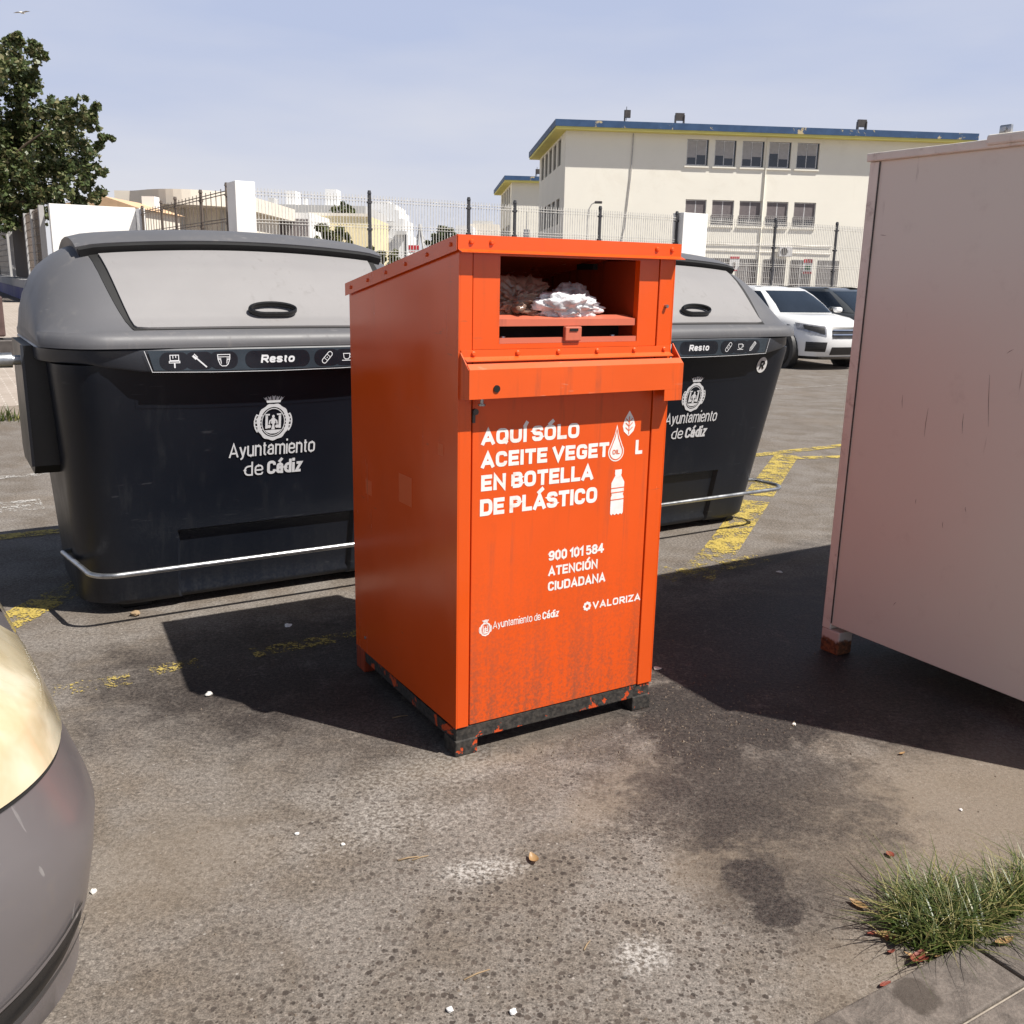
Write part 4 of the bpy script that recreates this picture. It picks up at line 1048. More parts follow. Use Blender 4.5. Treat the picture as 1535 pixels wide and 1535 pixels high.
for k in range(6):
    y = 0.03 + k * 0.165
    q = MB(); q.lathe([(.007, .002), (.007, -.004), (.004, -.006)], (-HX - ov - .003, y, zroof(y) - .004), 'x', 10); q.build('bolt', M['orange'], rf)
# flange under the hatch
q = MB()
q.box((-0.412, -0.004, 1.352), (0.412, 0.003, 1.377)); q.prism([(-.004, 1.352), (-.026, 1.343), (-.026, 1.3455), (-.004, 1.356)], 'x', -0.405, 0.412)
fl = q.build('flange', M['orange_tray'], ob)
for x in (-0.37, -0.21, -0.055, 0.10, 0.255, 0.385):
    q = MB(); q.lathe([(.008, .002), (.008, -.004), (.005, -.007)], (x, -.004, 1.366), 'y', 10); q.build('bolt', M['orange_tray'], fl)
# drip tray
q = MB()
q.box((-0.414, -0.062, 1.232), (0.430, -0.058, 1.322)); q.box((0.352, -0.0617, 1.193), (0.4297, -0.0583, 1.232))
q.prism([(-.062, 1.322), (-.058, 1.322), (-.040, 1.336), (-.043, 1.338)], 'x', -0.412, 0.428)
q.prism([(-.0575, 1.232), (0.0, 1.224), (0.0, 1.372), (-.0575, 1.3215)], 'x', -0.4145, -0.411)
q.prism([(-.0575, 1.193), (0.0, 1.20), (0.0, 1.385), (-.0575, 1.3215)], 'x', 0.4265, 0.4300)
q.box((-0.411, -0.0575, 1.236), (0.4265, 0.0, 1.240))
tr = q.build('drip_tray', M['orange_tray'], ob)
q = MB(); q.cyl((-0.318, -0.0655, 1.262), 0.0115, 0.003, 'y', 20); q.build('drain_hole', M['hole'], tr)
q = MB(); q.lathe([(.012, 0), (.012, .006), (.006, .007), (.006, .03)], (-0.352, -0.03, 1.207), 'z', 12); q.build('bolt', M['steel'], ob)
# lower door
q = MB(); q.box((-0.366, 0.003, ZB + .002), (0.350, 0.03, 1.343), 0, 0.002)
dr = q.build('door', M['orange_door'], ob)
q = MB(); q.cyl((-0.36, -0.008, 1.185), 0.010, 0.012, 'y', 10); q.box((-0.369, -.004, 1.15), (-0.36, 0.002, 1.185)); q.build('lock', M['dark_metal'], dr)
for (yy, zz_, s_) in ((0.40, 0.86, .055), (0.74, 0.80, .03), (0.12, 1.05, .02)):  # paler squares painting faint reflections on the glossy side
    q = MB(); q.box((-HX - .0006, yy - s_, zz_ - s_), (-HX + .001, yy + s_, zz_ + s_ * .9)); q.build('painted_reflection', M['reflection_patch'], ob)
q = MB(); q.lathe([(.006, .002), (.006, -.004), (.003, -.005)], (-HX, .80, .16), 'x', 10); q.build('bolt', M['steel'], ob)
# hatch mechanism
q = MB()
q.prism([(0.012, 1.470), (0.012, 1.448), (0.075, 1.462), (0.075, 1.482)], 'x', -0.270, 0.266)
q.box((-0.272, 0.006, 1.3945), (0.268, 0.012, 1.412))
ht = q.build('hatch_bar', M['hatch'], ob)
q = MB(); q.box((-0.030, -0.006, 1.400), (0.034, 0.011, 1.446), 0, 0.003); lt = q.build('latch', M['hatch'], ob)
q = MB(); q.box((-0.014, -0.009, 1.432), (0.018, -0.0065, 1.440)); q.build('keyhole', M['hole'], lt)
q = MB(); q.box((-0.274, 0.11, 1.384), (0.27, 0.13, 1.46)); q.build('hatch_gap_shade', M['hole'], ob)  # black sheet painting the shade in the gap under the bar
for x in (-0.235, 0.20):
    q = MB(); q.cyl((x, 0.05, 1.3845), 0.013, 0.03, 'z', 12, 0, None, 0.009); q.build('spring', M['steel'], ob)
q = MB(); q.cyl((0.385, -0.012, 1.512), 0.006, 0.013, 'y', 10); q.build('bolt', M['steel'], ob)
q = MB(); q.box((0.215, 0.2, 1.63), (0.235, 0.3, 1.65)); q.build('hinge', M['hole'], ob)
# base frame and feet
q = MB()
q.box((-HX + .004, 0.006, 0.052), (HX - .004, 0.03, ZB - .001), 0, 0.003); q.box((-HX + .004, DY - .03, 0.05), (HX - .004, DY - .004, ZB - .014))
for sx in (-1, 1): q.box((min(sx * (HX - .004), sx * (HX - .03)), 0.031, 0.05), (max(sx * (HX - .004), sx * (HX - .03)), DY - .031, ZB - .014))
q.build('base_frame', M['flaking'], ob)
for sx in (-1, 1):
    for y0 in (0.0, DY - 0.09):
        q = MB(); xs = sorted((sx * (HX + .001), sx * (HX - .085)))
        q.box((xs[0], y0 + (.002 if y0 else 0.0), 0.0), (xs[1], y0 + 0.088, 0.058 if y0 == 0 else 0.1), 0, 0.004)
        q.build('leg', M['flaking'] if y0 == 0 else M['orange_inner'], ob)
# lettering on the door
fy = 0.0026
dto = lambda x, z: (x, fy, z)
for (s, x0, x1, z, cap, wd, gp) in (('AQUÍ SÓLO', -0.334, 0.045, 1.075, 0.051, .23, .085), ('ACEITE VEGET', -0.334, 0.173, 1.000, 0.051, .23, .085), ('L', 0.290, 0.318, 0.999, 0.051, .23, .1), ('EN BOTELLA', -0.333, 0.110, 0.924, 0.053, .23, .085), ('DE PLÁSTICO', -0.336, 0.130, 0.841, 0.056, .23, .085),
        ('900 101 584', -0.063, 0.168, 0.653, 0.035, .2, .11), ('ATENCIÓN', -0.063, 0.145, 0.598, 0.034, .2, .1), ('CIUDADANA', -0.063, 0.182, 0.543, 0.034, .2, .1), ('VALORIZA', 0.131, 0.347, 0.446, 0.027, .2, .12),
        ('Ayuntamiento de', -0.280, -0.090, 0.443, 0.026, .10, .10), ('Cádiz', -0.082, -0.014, 0.443, 0.026, .17, .09)):
    q = MB(); put_text(q, s, x0, x1, z, cap, wd * 1.07, 0, 0, dto, gp); q.build('lettering', M['white_print'], dr)
q = MB()
# oil drop: outline ring and inner drop
def drop(cx, z0, z1, r, n=14):
    a = R(38); zc = z0 + r
    pts = [(cx + r * math.cos(t), zc + r * math.sin(t)) for t in [PI - a + (PI + 2 * a) * i / n for i in range(n + 1)]]
    return pts + [(cx + r * .28, zc + (z1 - zc) * .62), (cx, z1), (cx - r * .28, zc + (z1 - zc) * .62)]
fill(q, drop(0.204, 0.980, 1.110, 0.034), dto)
q.build('oil_drop', M['white_print'], dr)
d2 = lambda x, z: (x, fy - 0.0007, z)
q = MB(); stroke(q, drop(0.204, 0.9868, 1.094, 0.0278), 0.0035, d2, True); put_text(q, 'OIL', 0.1885, 0.2195, 1.006, 0.016, 0.18, 0, 0, d2)
q.build('drop_outline', M['cut'], dr)
q = MB()
fill(q, [(0.253, 1.068), (0.234, 1.084), (0.228, 1.103), (0.237, 1.130), (0.255, 1.156), (0.273, 1.130), (0.282, 1.103), (0.276, 1.084), (0.257, 1.068)], dto)
q.build('leaf_symbol', M['white_print'], dr)
q = MB(); stroke(q, [(0.255, 1.073), (0.255, 1.136)], 0.003, d2)
for z in (1.085, 1.101, 1.116):
    stroke(q, [(0.255, z), (0.270, z + .013)], 0.0028, d2); stroke(q, [(0.255, z), (0.240, z + .013)], 0.0028, d2)
q.build('leaf_vein', M['cut'], dr)
q = MB()
bt = [(0.204, 0.9500), (0.2325, 0.9500), (0.2325, 0.934), (0.230, 0.930), (0.246, 0.904), (0.246, 0.868), (0.242, 0.86), (0.246, 0.85), (0.246, 0.793), (0.241, 0.786), (0.234, 0.791), (0.226, 0.786), (0.218, 0.791), (0.210, 0.786), (0.202, 0.791), (0.195, 0.786), (0.190, 0.793), (0.190, 0.85), (0.194, 0.86), (0.190, 0.868), (0.190, 0.904), (0.206, 0.930), (0.204, 0.934)]
fill(q, bt, dto); q.build('bottle_symbol', M['white_print'], dr)
q = MB()
for z in (0.884, 0.868, 0.842): stroke(q, [(0.189, z), (0.247, z + .001)], 0.003, d2)
q.build('bottle_stripe', M['cut'], dr)
q = MB()
for k in range(8):
    a = k * PI / 4; cx, cz = 0.107 + 0.012 * math.cos(a), 0.461 + 0.012 * math.sin(a)
    fill(q, ellipse(cx, cz, 0.0058, 0.0058, 10), lambda x, z, k=k: (x, fy - .00003 * k, z))
q.build('flower_logo', M['white_print'], dr)
q = MB(); crest(q, -0.309, 0.452, 0.060, dto); q.build('crest', M['white_print'], dr)

# rubbish caught in the hatch
def crumple(name, label, cat, c, rad, mat, seed, amp=0.35, fold=3.0, sub=4):
    bm = bmesh.new(); bmesh.ops.create_icosphere(bm, subdivisions=sub, radius=1.0)
    for p in bm.verts:
        d = p.co.normalized(); o = Vector((seed * 3.1, seed * 1.7, 0))
        dw = d + Vector((noise.noise(d * 2.2 + o), noise.noise(d * 2.2 - o), noise.noise(d * 1.9 + o * 3))) * .35
        n1 = abs(noise.noise(dw * fold + o)) ** .7; n2 = abs(noise.noise(dw * fold * 2.1 + o * 2)) ** .8; n3 = noise.noise(d * 1.1 + o); n4 = noise.noise(dw * fold * 5.5 + o)
        k = 1 + amp * (0.9 * n3 - 0.8 * n1 - 0.5 * n2 + .14 * n4) + amp * .25
        p.co = Vector((d.x * rad[0], d.y * rad[1], d.z * rad[2])) * k
    q = MB(); q.bm(bm, 0, True)
    o = q.build(name, mat, None, None, GROT, True, False)
    o.location = ob.location + Matrix.Rotation(GROT, 3, 'Z') @ Vector(c)
    return tag(o, label, cat)
def film(name, col, rough, trans, tr_=0.0):
    t = NT(name); co = t.obj(); n = t.noise(co, 22, 5, .6, .6)
    t.set(Base_Color=t.mix(t.mapr(n, .3, .7), tuple(x * .6 for x in col), col), Roughness=rough, Normal=t.bump(n, .5, .01))
    t.p.inputs['Transmission Weight'].default_value = trans
    t.p.inputs['Alpha'].default_value = 1 - tr_
    return t.mat
M['bag_white'] = film('white_plastic_film', (0.80, 0.80, 0.82), 0.35, 0.0)
M['bag_clear'] = film('milky_plastic_film', (0.55, 0.53, 0.53), 0.3, 0.0, 0.35)
M['bag_brown'] = film('dirty_brown_plastic', (0.30, 0.19, 0.14), 0.14, 0.0)
crumple('plastic_bag', 'crumpled white plastic bag lying in the open orange hatch', 'bag', (0.01, 0.066, 1.506), (0.132, 0.050, 0.052), M['bag_white'], 4, 0.6, 1.9, 5)
crumple('plastic_bag', 'milky translucent plastic bag behind the white bag in the hatch', 'bag', (0.085, 0.135, 1.515), (0.085, 0.05, 0.075), M['bag_clear'], 9, 0.45, 1.4, 5)
crumple('rubbish_bag', 'shiny dark brown rubbish bag heaped at the hatch\'s shaded end', 'bag', (-0.165, 0.120, 1.520), (0.15, 0.075, 0.068), M['bag_brown'], 2, 0.7, 2.6, 5)

# ------------------------------------------------------------------ black street bins
def bin_ring(z):
    """half width, front y, back y of the tub at height z (y = 0 is the middle of the depth)"""
    f = min(1, max(0, (z - 0.06) / 1.12))
    hx = 0.868 + 0.052 * f
    yf = -0.44 - 0.245 * f if z > 0.06 else -0.44
    yb = 0.46 + 0.17 * f
    return hx, yf, yb
def bin_front(z): return bin_ring(z)[1]
FX = [-0.62, -0.47, -0.445, -0.43, -0.22, 0.0, 0.22, 0.43, 0.445, 0.47, 0.62]
def ring_pts(z, grow=0.0, r=0.20, dent=True, bulge=0.0):
    hx, yf, yb = bin_ring(z); hx += grow; yf -= grow; yb += grow
    pts = []
    def corner(cx, cy, a0):
        for i in range(1, 8): a = R(a0 + 90 * i / 8); pts.append((cx + r * math.cos(a), cy + r * math.sin(a), z))
    pts.append((-hx, yf + r, z)); corner(-hx + r, yf + r, 180); pts.append((-hx + r, yf, z))
    for x in FX:
        y = yf - bulge * (1 - (x / 0.75) ** 2)
        if dent and z < 0.405 and abs(x) <= 0.4301: y += 0.022 if z > .09 else .012
        pts.append((x, y, z))
    pts.append((hx - r, yf, z)); corner(hx - r, yf + r, 270); pts.append((hx, yf + r, z))
    pts.append((hx, yb - r, z)); corner(hx - r, yb - r, 0); pts.append((hx - r, yb, z)); pts.append((-hx + r, yb, z)); corner(-hx + r, yb - r, 90); pts.append((-hx, yb - r, z))
    return pts
LIDC, LIDS = 0.05, 0.0
def lid_profile():
    """lid section front to back: y, z"""
    return [(-0.735, 1.272), (-0.735, 1.292), (-0.725, 1.318), (-0.70, 1.336), (-0.655, 1.350), (-0.60, 1.385), (-0.545, 1.435), (-0.485, 1.492), (-0.42, 1.552), (-0.35, 1.612), (-0.275, 1.664), (-0.20, 1.702), (-0.12, 1.732), (-0.02, 1.752), (0.10, 1.758), (0.24, 1.745), (0.38, 1.70), (0.50, 1.62), (0.58, 1.50), (0.63, 1.38), (0.65, 1.30), (0.65, 1.272)]
def lid_point(i, x, off=0.0):
    pr = lid_profile()
    i0 = int(min(i, len(pr) - 1.001)); f = i - i0
    y = pr[i0][0] * (1 - f) + pr[i0 + 1][0] * f; z = pr[i0][1] * (1 - f) + pr[i0 + 1][1] * f
    X = 0.965; a = 0.62
    ax = abs(x)
    k = 1.0
    if ax > a:
        k = max(0.0, 1 - ((ax - a) / (X - a)) ** 2.5) ** (1 / 2.5)
    yc, zc = 0.0, 1.272
    zz = zc + (z - zc) * (k if z > 1.30 else 1.0) if z > 1.336 else z
    if z > 1.336: zz = max(1.30 + (z - 1.30) * k, 1.272 + (z - 1.272) * 0.12)
    if z > 1.336: zz -= (zz - 1.30) * 0.115 * min(1.0, ax / 0.80) ** 2
    ky = 1.0
    if ax > 0.72: ky = 1 - 0.26 * ((ax - 0.72) / (X - 0.72)) ** 2.2
    yy = yc + (y - yc) * ky
    p = Vector((x, yy, zz))
    if off:
        a1 = lid_point(min(i + .05, len(pr) - 1.01), x) - lid_point(max(i - .05, 0), x); a2 = lid_point(i, min(x + .004, .964)) - lid_point(i, max(x - .004, -.964))
        n = a2.cross(a1).normalized()
        if n.z < 0 and n.y > 0: n = -n
        p += n * off
    return p
def lid_patch(mb, i0, i1, xl, xr, off, thick, ni=14, nx=16, mi=0, round_=0.0):
    """patch riding on the lid; xl, xr give the half-width limits as functions of the parameter 0..1 upward"""
    top = []
    for a in range(ni + 1):
        f = a / ni; row = []
        for b_ in range(nx + 1):
            g = b_ / nx; x = xl(f) * (1 - g) + xr(f) * g
            row.append((f, x))
        top.append(row)
    vs, fs = [], []
    for lay in (off, off - thick):
        for row in top:
            for (f, x) in row: vs.append(lid_point(i0 + (i1 - i0) * f, x, lay))
    n = nx + 1; N = n * (ni + 1)
    for a in range(ni):
        for b_ in range(nx):
            k = a * n + b_; fs.append((k, k + 1, k + n + 1, k + n)); fs.append((N + k, N + k + n, N + k + n + 1, N + k + 1))
    rim = [b_ for b_ in range(n)] + [a * n + nx for a in range(1, ni + 1)] + [ni * n + nx - b_ for b_ in range(1, n)] + [(ni - a) * n for a in range(1, ni)]
    for a in range(len(rim)):
        k, k2 = rim[a], rim[(a + 1) % len(rim)]
        fs.append((k, k2, N + k2, N + k))
    mb.add(vs, fs, mi, True)
def smooth_lim(lo, hi, r=0.06):
    def f(t):
        return lo + (hi - lo) * t
    return f
def make_bin(label):
    e = empty('street_bin', (0, 0, 0), 0, label, 'waste bin', 'black street bins with grey lids')
    zs = [0.045, 0.06, 0.075, 0.095, 0.16, 0.25, 0.34, 0.395, 0.405, 0.42, 0.60, 0.80, 1.0, 1.12, 1.17, 1.20]
    q = MB(); rings = [[(x * (0.97 if z < .05 else 1), y * (0.97 if z < .05 else 1), z) for (x, y, _) in ring_pts(max(z, .06))] for z in zs]
    q.loft(rings, 0, True, True); tub = q.build('tub', M['bin_black'], e)
    # feet
    for sx in (-1, 1):
        for sy in (-1, 1):
            q = MB(); q.box((sx * .62 - .07, sy * .3 - .06, 0), (sx * .62 + .07, sy * .3 + .06, 0.06), 0, .01); q.build('foot', M['rubber_and_shade'], e)
    # band below the lid: its lower edge dips in the middle of the front
    top = [(x * 0.962, (y + .032 + (.085 * ((abs(x) - .5) / .4) ** 2 if abs(x) > .5 else 0)) if y < -.3 else y, z) for (x, y, z) in ring_pts(1.20, 0.085, 0.24, False)]
    n = len(top); lo = []; hi = []
    for (x, y, _) in top:
        drop = 0.048 * max(0, 1 - (x / 0.80) ** 4) if y < -0.55 else 0.0
        lo.append((x, y, 1.207 - drop)); hi.append((x, y, 1.270))
    inn = [(x * .955, y * .94, z + 0.004) for (x, y, z) in lo]; inh = [(x * .955, y * .94, 1.2695) for (x, y, z) in lo]
    q = MB(); q.loft([inn, [(x * .995, y * .993, z) for x, y, z in lo], [(x, y, z + .008) for x, y, z in lo], [(x, y, z - .008) for x, y, z in hi], [(x * .993, y * .991, z) for x, y, z in hi], inh], 0, True, False)
    band = q.build('band', M['bin_band'], e)
    yb_ = min(p[1] for p in top)
    bto = lambda d: (lambda x, z: (x, yb_ - d, z))
    BZ = 1.216
    q = MB(); fill(q, [(-0.565, 1.262), (0.565, 1.262), (0.545, 1.178), (0.30, 1.171), (0, 1.168), (-0.30, 1.171), (-0.545, 1.178)], bto(.0015)); q.build('decal', M['bin_decal_pale'], band)
    q = MB()
    for i, (x, hw) in enumerate(((-0.458, .062), (-0.352, .062), (-0.246, .062), (0.0, .150), (0.235, .062), (0.335, .062), (0.435, .062))):
        fill(q, rrect(x, BZ, hw, 0.038, 0.034), bto(.0022 + .0001 * i))
    q.build('decal_field', M['bin_decal'], band)
    q = MB(); L4 = bto(.004)
    stroke(q, [(-0.580, 1.262), (-0.552, 1.172), (-0.30, 1.165), (0, 1.162), (0.30, 1.165), (0.552, 1.172), (0.580, 1.262)], 0.0022, L4)
    W = 0.0034
    cx = -0.458     # brush
    stroke(q, [(cx - .018, BZ + .026), (cx + .018, BZ + .026), (cx + .018, BZ + .003), (cx - .018, BZ + .003)], W, L4, True)
    stroke(q, [(cx - .022, BZ), (cx + .022, BZ), (cx + .022, BZ - .007), (cx - .022, BZ - .007)], W, L4, True)
    stroke(q, [(cx, BZ - .008), (cx, BZ - .029)], .006, L4); stroke(q, [(cx - .006, BZ + .024), (cx - .006, BZ + .012)], W, L4); stroke(q, [(cx + .006, BZ + .024), (cx + .006, BZ + .014)], W, L4)
    cx = -0.352     # toothbrush
    stroke(q, [(cx - .018, BZ + .016), (cx + .03, BZ - .029)], .006, L4); stroke(q, [(cx - .028, BZ + .022), (cx - .013, BZ + .007)], .009, L4); stroke(q, [(cx - .022, BZ + .029), (cx - .007, BZ + .014)], .004, L4)
    cx = -0.246     # nappy
    stroke(q, [(cx - .027, BZ + .024), (cx + .027, BZ + .024), (cx + .026, BZ + .004), (cx + .018, BZ - .018), (cx + .009, BZ - .026), (cx - .009, BZ - .026), (cx - .018, BZ - .018), (cx - .026, BZ + .004)], W, L4, True)
    stroke(q, [(cx - .027, BZ + .014), (cx + .027, BZ + .014)], W * .8, L4); stroke(q, [(cx - .026, BZ + .002), (cx - .014, BZ + .002), (cx - .012, BZ - .016)], W, L4); stroke(q, [(cx + .026, BZ + .002), (cx + .014, BZ + .002), (cx + .012, BZ - .016)], W, L4)
    stroke(q, [(cx - .027, BZ + .008), (cx - .012, BZ + .008)], W, L4); stroke(q, [(cx + .027, BZ + .008), (cx + .012, BZ + .008)], W, L4)
    cx = 0.235      # plaster
    ca, sa = math.cos(R(48)), math.sin(R(48))
    rot = lambda p: (cx + p[0] * ca - p[1] * sa, BZ + p[0] * sa + p[1] * ca)
    stroke(q, [rot(p) for p in rrect(0, 0, .032, .011, .0105, 4)], W, L4, True); stroke(q, [rot((-.011, -.011)), rot((-.011, .011))], W * .8, L4); stroke(q, [rot((.011, -.011)), rot((.011, .011))], W * .8, L4); stroke(q, [rot((-.003, 0)), rot((.003, 0))], W, L4)
    cx = 0.335      # cup
    stroke(q, [(cx - .019, BZ + .016), (cx + .013, BZ + .016), (cx + .011, BZ - .003), (cx + .004, BZ - .010), (cx - .010, BZ - .010), (cx - .017, BZ - .003)], W, L4, True)
    stroke(q, [(cx + .013, BZ + .012), (cx + .023, BZ + .010), (cx + .022, BZ + .001), (cx + .012, BZ - .002)], W, L4); stroke(q, [(cx - .027, BZ - .016), (cx + .021, BZ - .016)], W, L4)
    cx = 0.435      # pencil
    rot2 = lambda p: (cx + p[0] * ca - p[1] * sa, BZ + p[0] * sa + p[1] * ca)
    stroke(q, [rot2(p) for p in ((.032, -.008), (.032, .008), (-.02, .008), (-.033, 0), (-.02, -.008))], W, L4, True); stroke(q, [rot2((-.02, 0)), rot2((.03, 0))], W, L4)
    put_text(q, 'Resto', -0.082, 0.076, 1.199, 0.036, 0.235, 0.16, 0, L4, .06)
    q.build('pictograms', M['white_dark'], band)
    # lid
    q = MB(); NX = 40; NP = len(lid_profile())
    xs = [-0.965 * math.cos(PI * k / NX) if False else -0.965 + 1.93 * k / NX for k in range(NX + 1)]
    xs = sorted(set([round(x, 4) for x in xs] + [-0.955, 0.955, -0.94, 0.94, -.895, .895]))
    rows = [[lid_point(i / 2, x) for i in range(2 * NP - 1)] for x in xs]
    q.loft(rows, 0, True, True, None, False)
    lid = q.build('lid', M['bin_lid'], e)
    # raised hood along the top and its two cheeks
    q = MB(); lid_patch(q, 11.0, 17.0, lambda f: -0.735, lambda f: 0.735, 0.042, 0.075, 14, 24)
    hood = q.build('hood', M['bin_lid'], e)
    q = MB(); lid_patch(q, 10.72, 10.99, lambda f: -0.728, lambda f: 0.728, 0.036, 0.05, 3, 24); q.build('hood_shade', M['rubber_and_shade'], hood)  # black strip painting the shade in the slot under the hood
    # dark panel painting the shadow gap round the flap; flap
    q = MB(); lid_patch(q, 3.75, 11.3, lambda f: -0.600 - 0.100 * f - .012 * math.sin(PI * f), lambda f: 0.600 + 0.100 * f + .012 * math.sin(PI * f), 0.003, 0.02, 18, 16); q.build('gap_shade', M['rubber_and_shade'], e)
    def rc(lo, hi, sgn):
        def f(t):
            x = lo + (hi - lo) * t
            d = 0.0
            if t < .07: d = 0.05 * (1 - math.sqrt(max(0, 1 - (1 - t / .07) ** 2)))
            return sgn * (x - d)
        return f
    q = MB(); lid_patch(q, 3.85, 10.55, rc(.590, .655, -1), rc(.590, .655, 1), 0.012, 0.012, 30, 18)
    flap = q.build('flap', M['bin_flap'], e)
    # handle: an oval loop lying on the flap
    q = MB(); hp = []
    for k in range(28):
        a = 2 * PI * k / 28
        ii = 5.45 + 0.50 * math.sin(a)
        hp.append(lid_point(ii, 0.03 + 0.108 * math.cos(a), 0.030))
    ringv = []
    for k in range(28):
        a = hp[k]; d = (hp[(k + 1) % 28] - hp[k - 1]).normalized(); nn = lid_point(5.5, 0.03, 1.0) - lid_point(5.5, 0.03, 0.0); s = d.cross(nn).normalized()
        ringv.append([a + (s * .008 * math.cos(2 * PI * j / 8) + nn * .016 * math.sin(2 * PI * j / 8)) for j in range(8)])
    vs = [p for r_2 in ringv for p in r_2]
    q.add(vs, [(k * 8 + j, k * 8 + (j + 1) % 8, ((k + 1) % 28) * 8 + (j + 1) % 8, ((k + 1) % 28) * 8 + j) for k in range(28) for j in range(8)], 0, True)
    q.build('handle', M['bin_ear'], flap)
    # side plates with lifting pins
    for sx in (-1, 1):
        q = MB()
        prof = [(-0.30, 1.262), (-0.30, 0.72), (-0.24, 0.675), (0.24, 0.675), (0.30, 0.72), (0.30, 1.262)]
        xa, xb = sx * 0.82, sx * 1.005
        q.prism(prof, 'x', min(xa, xb), max(xa, xb))
        pl = q.build('side_plate', M['bin_ear'], e)
        q = MB(); xx = sx * 1.0055; q.box((min(xx, xx + sx * .012), -0.303, 0.72), (max(xx, xx + sx * .012), -0.285, 1.265)); q.build('edge_trim', M['bin_band'], pl)
        q = MB(); q.lathe([(.022, 0), (.022, sx * .035), (.034, sx * .036), (.034, sx * .12), (.028, sx * .125)], (sx * 1.005, -0.12, 1.185), 'x', 16); q.build('lifting_pin', M['steel'], e)
    # steel guard rail round the foot
    pts = []
    xl_, xr_, yf, yk, rr = 0.86, 0.925, -0.68, -0.42, 0.12
    pts.append((-xl_ - .055, yk + .22, 0.275))
    for k in range(9): a = R(180 + 90 * k / 8); pts.append((-xl_ + rr + rr * math.cos(a), yf + rr + rr * math.sin(a), 0.27))
    for k in range(9): a = R(270 + 90 * k / 8); pts.append((xr_ - rr + rr * math.cos(a), yf + rr + rr * math.sin(a), 0.27))
    pts.append((xr_ - .03, yk, 0.275)); pts.append((xr_ - .12, yk + .06, 0.275))
    pts.insert(0, (-xl_ + .03, yk + .27, 0.275))
    q = MB(); q.tube(pts, 0.0125, 12); rl = q.build('guard_rail', M['steel'], e)
    # town lettering and crest on the front
    slope = (bin_front(0.9) - bin_front(0.7)) / 0.2
    tto = lambda x, z: (x, bin_front(z) - 0.003, z)
    for (s, xa, xb, z, cap, wd) in (('Ayuntamiento', -0.207, 0.212, 0.745, 0.070, .115), ('de', -0.135, -0.042, 0.647, 0.068, .115), ('Cádiz', -0.022, 0.150, 0.647, 0.068, .20)):
        q = MB(); put_text(q, s, xa, xb, z, cap, wd, 0, 0, tto, .10, .55); q.build('lettering', M['white_dark'], tub)
    q = MB(); crest(q, 0.0, 0.928, 0.222, tto); q.build('crest', M['white_dark'], tub)
    return e
bin_a = make_bin('black street bin with grey lid, in shade partly, beside the silver car')
bin_a['label'] = 'black grey-lidded bin with its whole left end in view, nearest the silver car'
bin_a.location = G(1.318, 5.065); bin_a.rotation_euler = (0, 0, GROT + R(0.6))
bin_b = copy_tree(bin_a)
bin_b.location = G(3.835, 5.065); bin_b.rotation_euler = (0, 0, GROT + R(1.2))
for ch in bin_b.children_recursive:
    if ch.name.startswith('lettering'): ch.location.x += 0.105
    if ch.name.startswith('crest'): ch.location.x += 0.085
    if ch.name.startswith('handle'): ch.location.x += 0.06
bin_b['label'] = 'black grey-lidded bin with the round R sticker, standing before the white car'
q = MB(); zz = 1.092; sl = lambda d: (lambda x, z: (x, bin_front(z) - d, z))
fill(q, ellipse(0.605, zz, 0.043, 0.050, 28), sl(.0035)); st = q.build('sticker', M['sign_white'], bin_b)
q = MB(); put_text(q, 'R', 0.586, 0.622, zz - .026, 0.052, 0.22, 0.1, 0, sl(.006)); q.build('letter', M['hole'], st)

# ------------------------------------------------------------------ beige collection container
M['scratch'] = simple('dark_scratch', (0.20, 0.14, 0.12), 0.7)
SCR = ((-0.629, 1.289, -0.652, 1.102), (-0.274, 1.176, -0.278, 1.123), (-0.395, 1.138, -0.393, 1.025), (-0.082, 1.792, -0.111, 1.789), (-0.547, 1.137, -0.552, 1.062), (-0.392, 0.776, -0.393, 0.755), (-0.606, 0.79, -0.611, 0.77), (-0.683, 1.37, -0.706, 1.386), (-0.521, 0.713, -0.524, 0.687), (-0.348, 0.315, -0.359, 0.333))
be = empty('clothing_container', G(3.27, 2.74), GROT, 'tall beige steel collection container with rusty feet, plain side in shade', 'container')
LY, LX, ZT, ZL = 1.46, 2.45, 2.105, 0.128
q = MB(); q.box((0.006, -LY + .02, ZL), (LX, -0.022, ZT - .03), 0, 0.004); q.build('body', M['beige'], be)
for (x0, x1, y0, y1) in ((0, .05, -.045, 0), (0, .05, -LY, -LY + .045), (LX - .05, LX, -.045, 0), (LX - .05, LX, -LY, -LY + .045)):
    q = MB(); q.box((x0, y0, ZL - .02), (x1, y1, ZT - .033), 0, 0.004); q.build('corner_post', M['beige_edge'], be)
q = MB(); q.box((-0.012, -LY - .012, ZT - .032), (LX + .012, 0.010, ZT), 0, 0.005); rf = q.build('roof', M['beige_edge'], be)
q = MB(); q.box((-0.022, -0.66, ZT - .022), (0.06, -0.51, ZT + .014), 0, 0.008); lg = q.build('lifting_lug', M['beige_edge'], rf)
q = MB(); q.box((0.008, -0.58, ZT + .0145), (0.022, -0.535, ZT + .045), 0, 0.004); q.cyl((0.0, -0.557, ZT + .03), .008, .03, 'x', 10); q.build('lug_eye', M['steel'], lg)
for (x0, y0) in ((0, -0.11), (LX - .09, -0.11), (0, -LY), (LX - .09, -LY)):
    q = MB(); q.box((x0 + .001, y0 + .01, 0), (x0 + .089, y0 + .11, ZL - .021), 0, 0.006); q.build('leg', M['rust'], be)
q = MB(); q.box((0.0, -0.0485, ZL + .01), (0.0055, -0.0455, ZT - .034)); q.build('seam', M['dark_metal'], be)

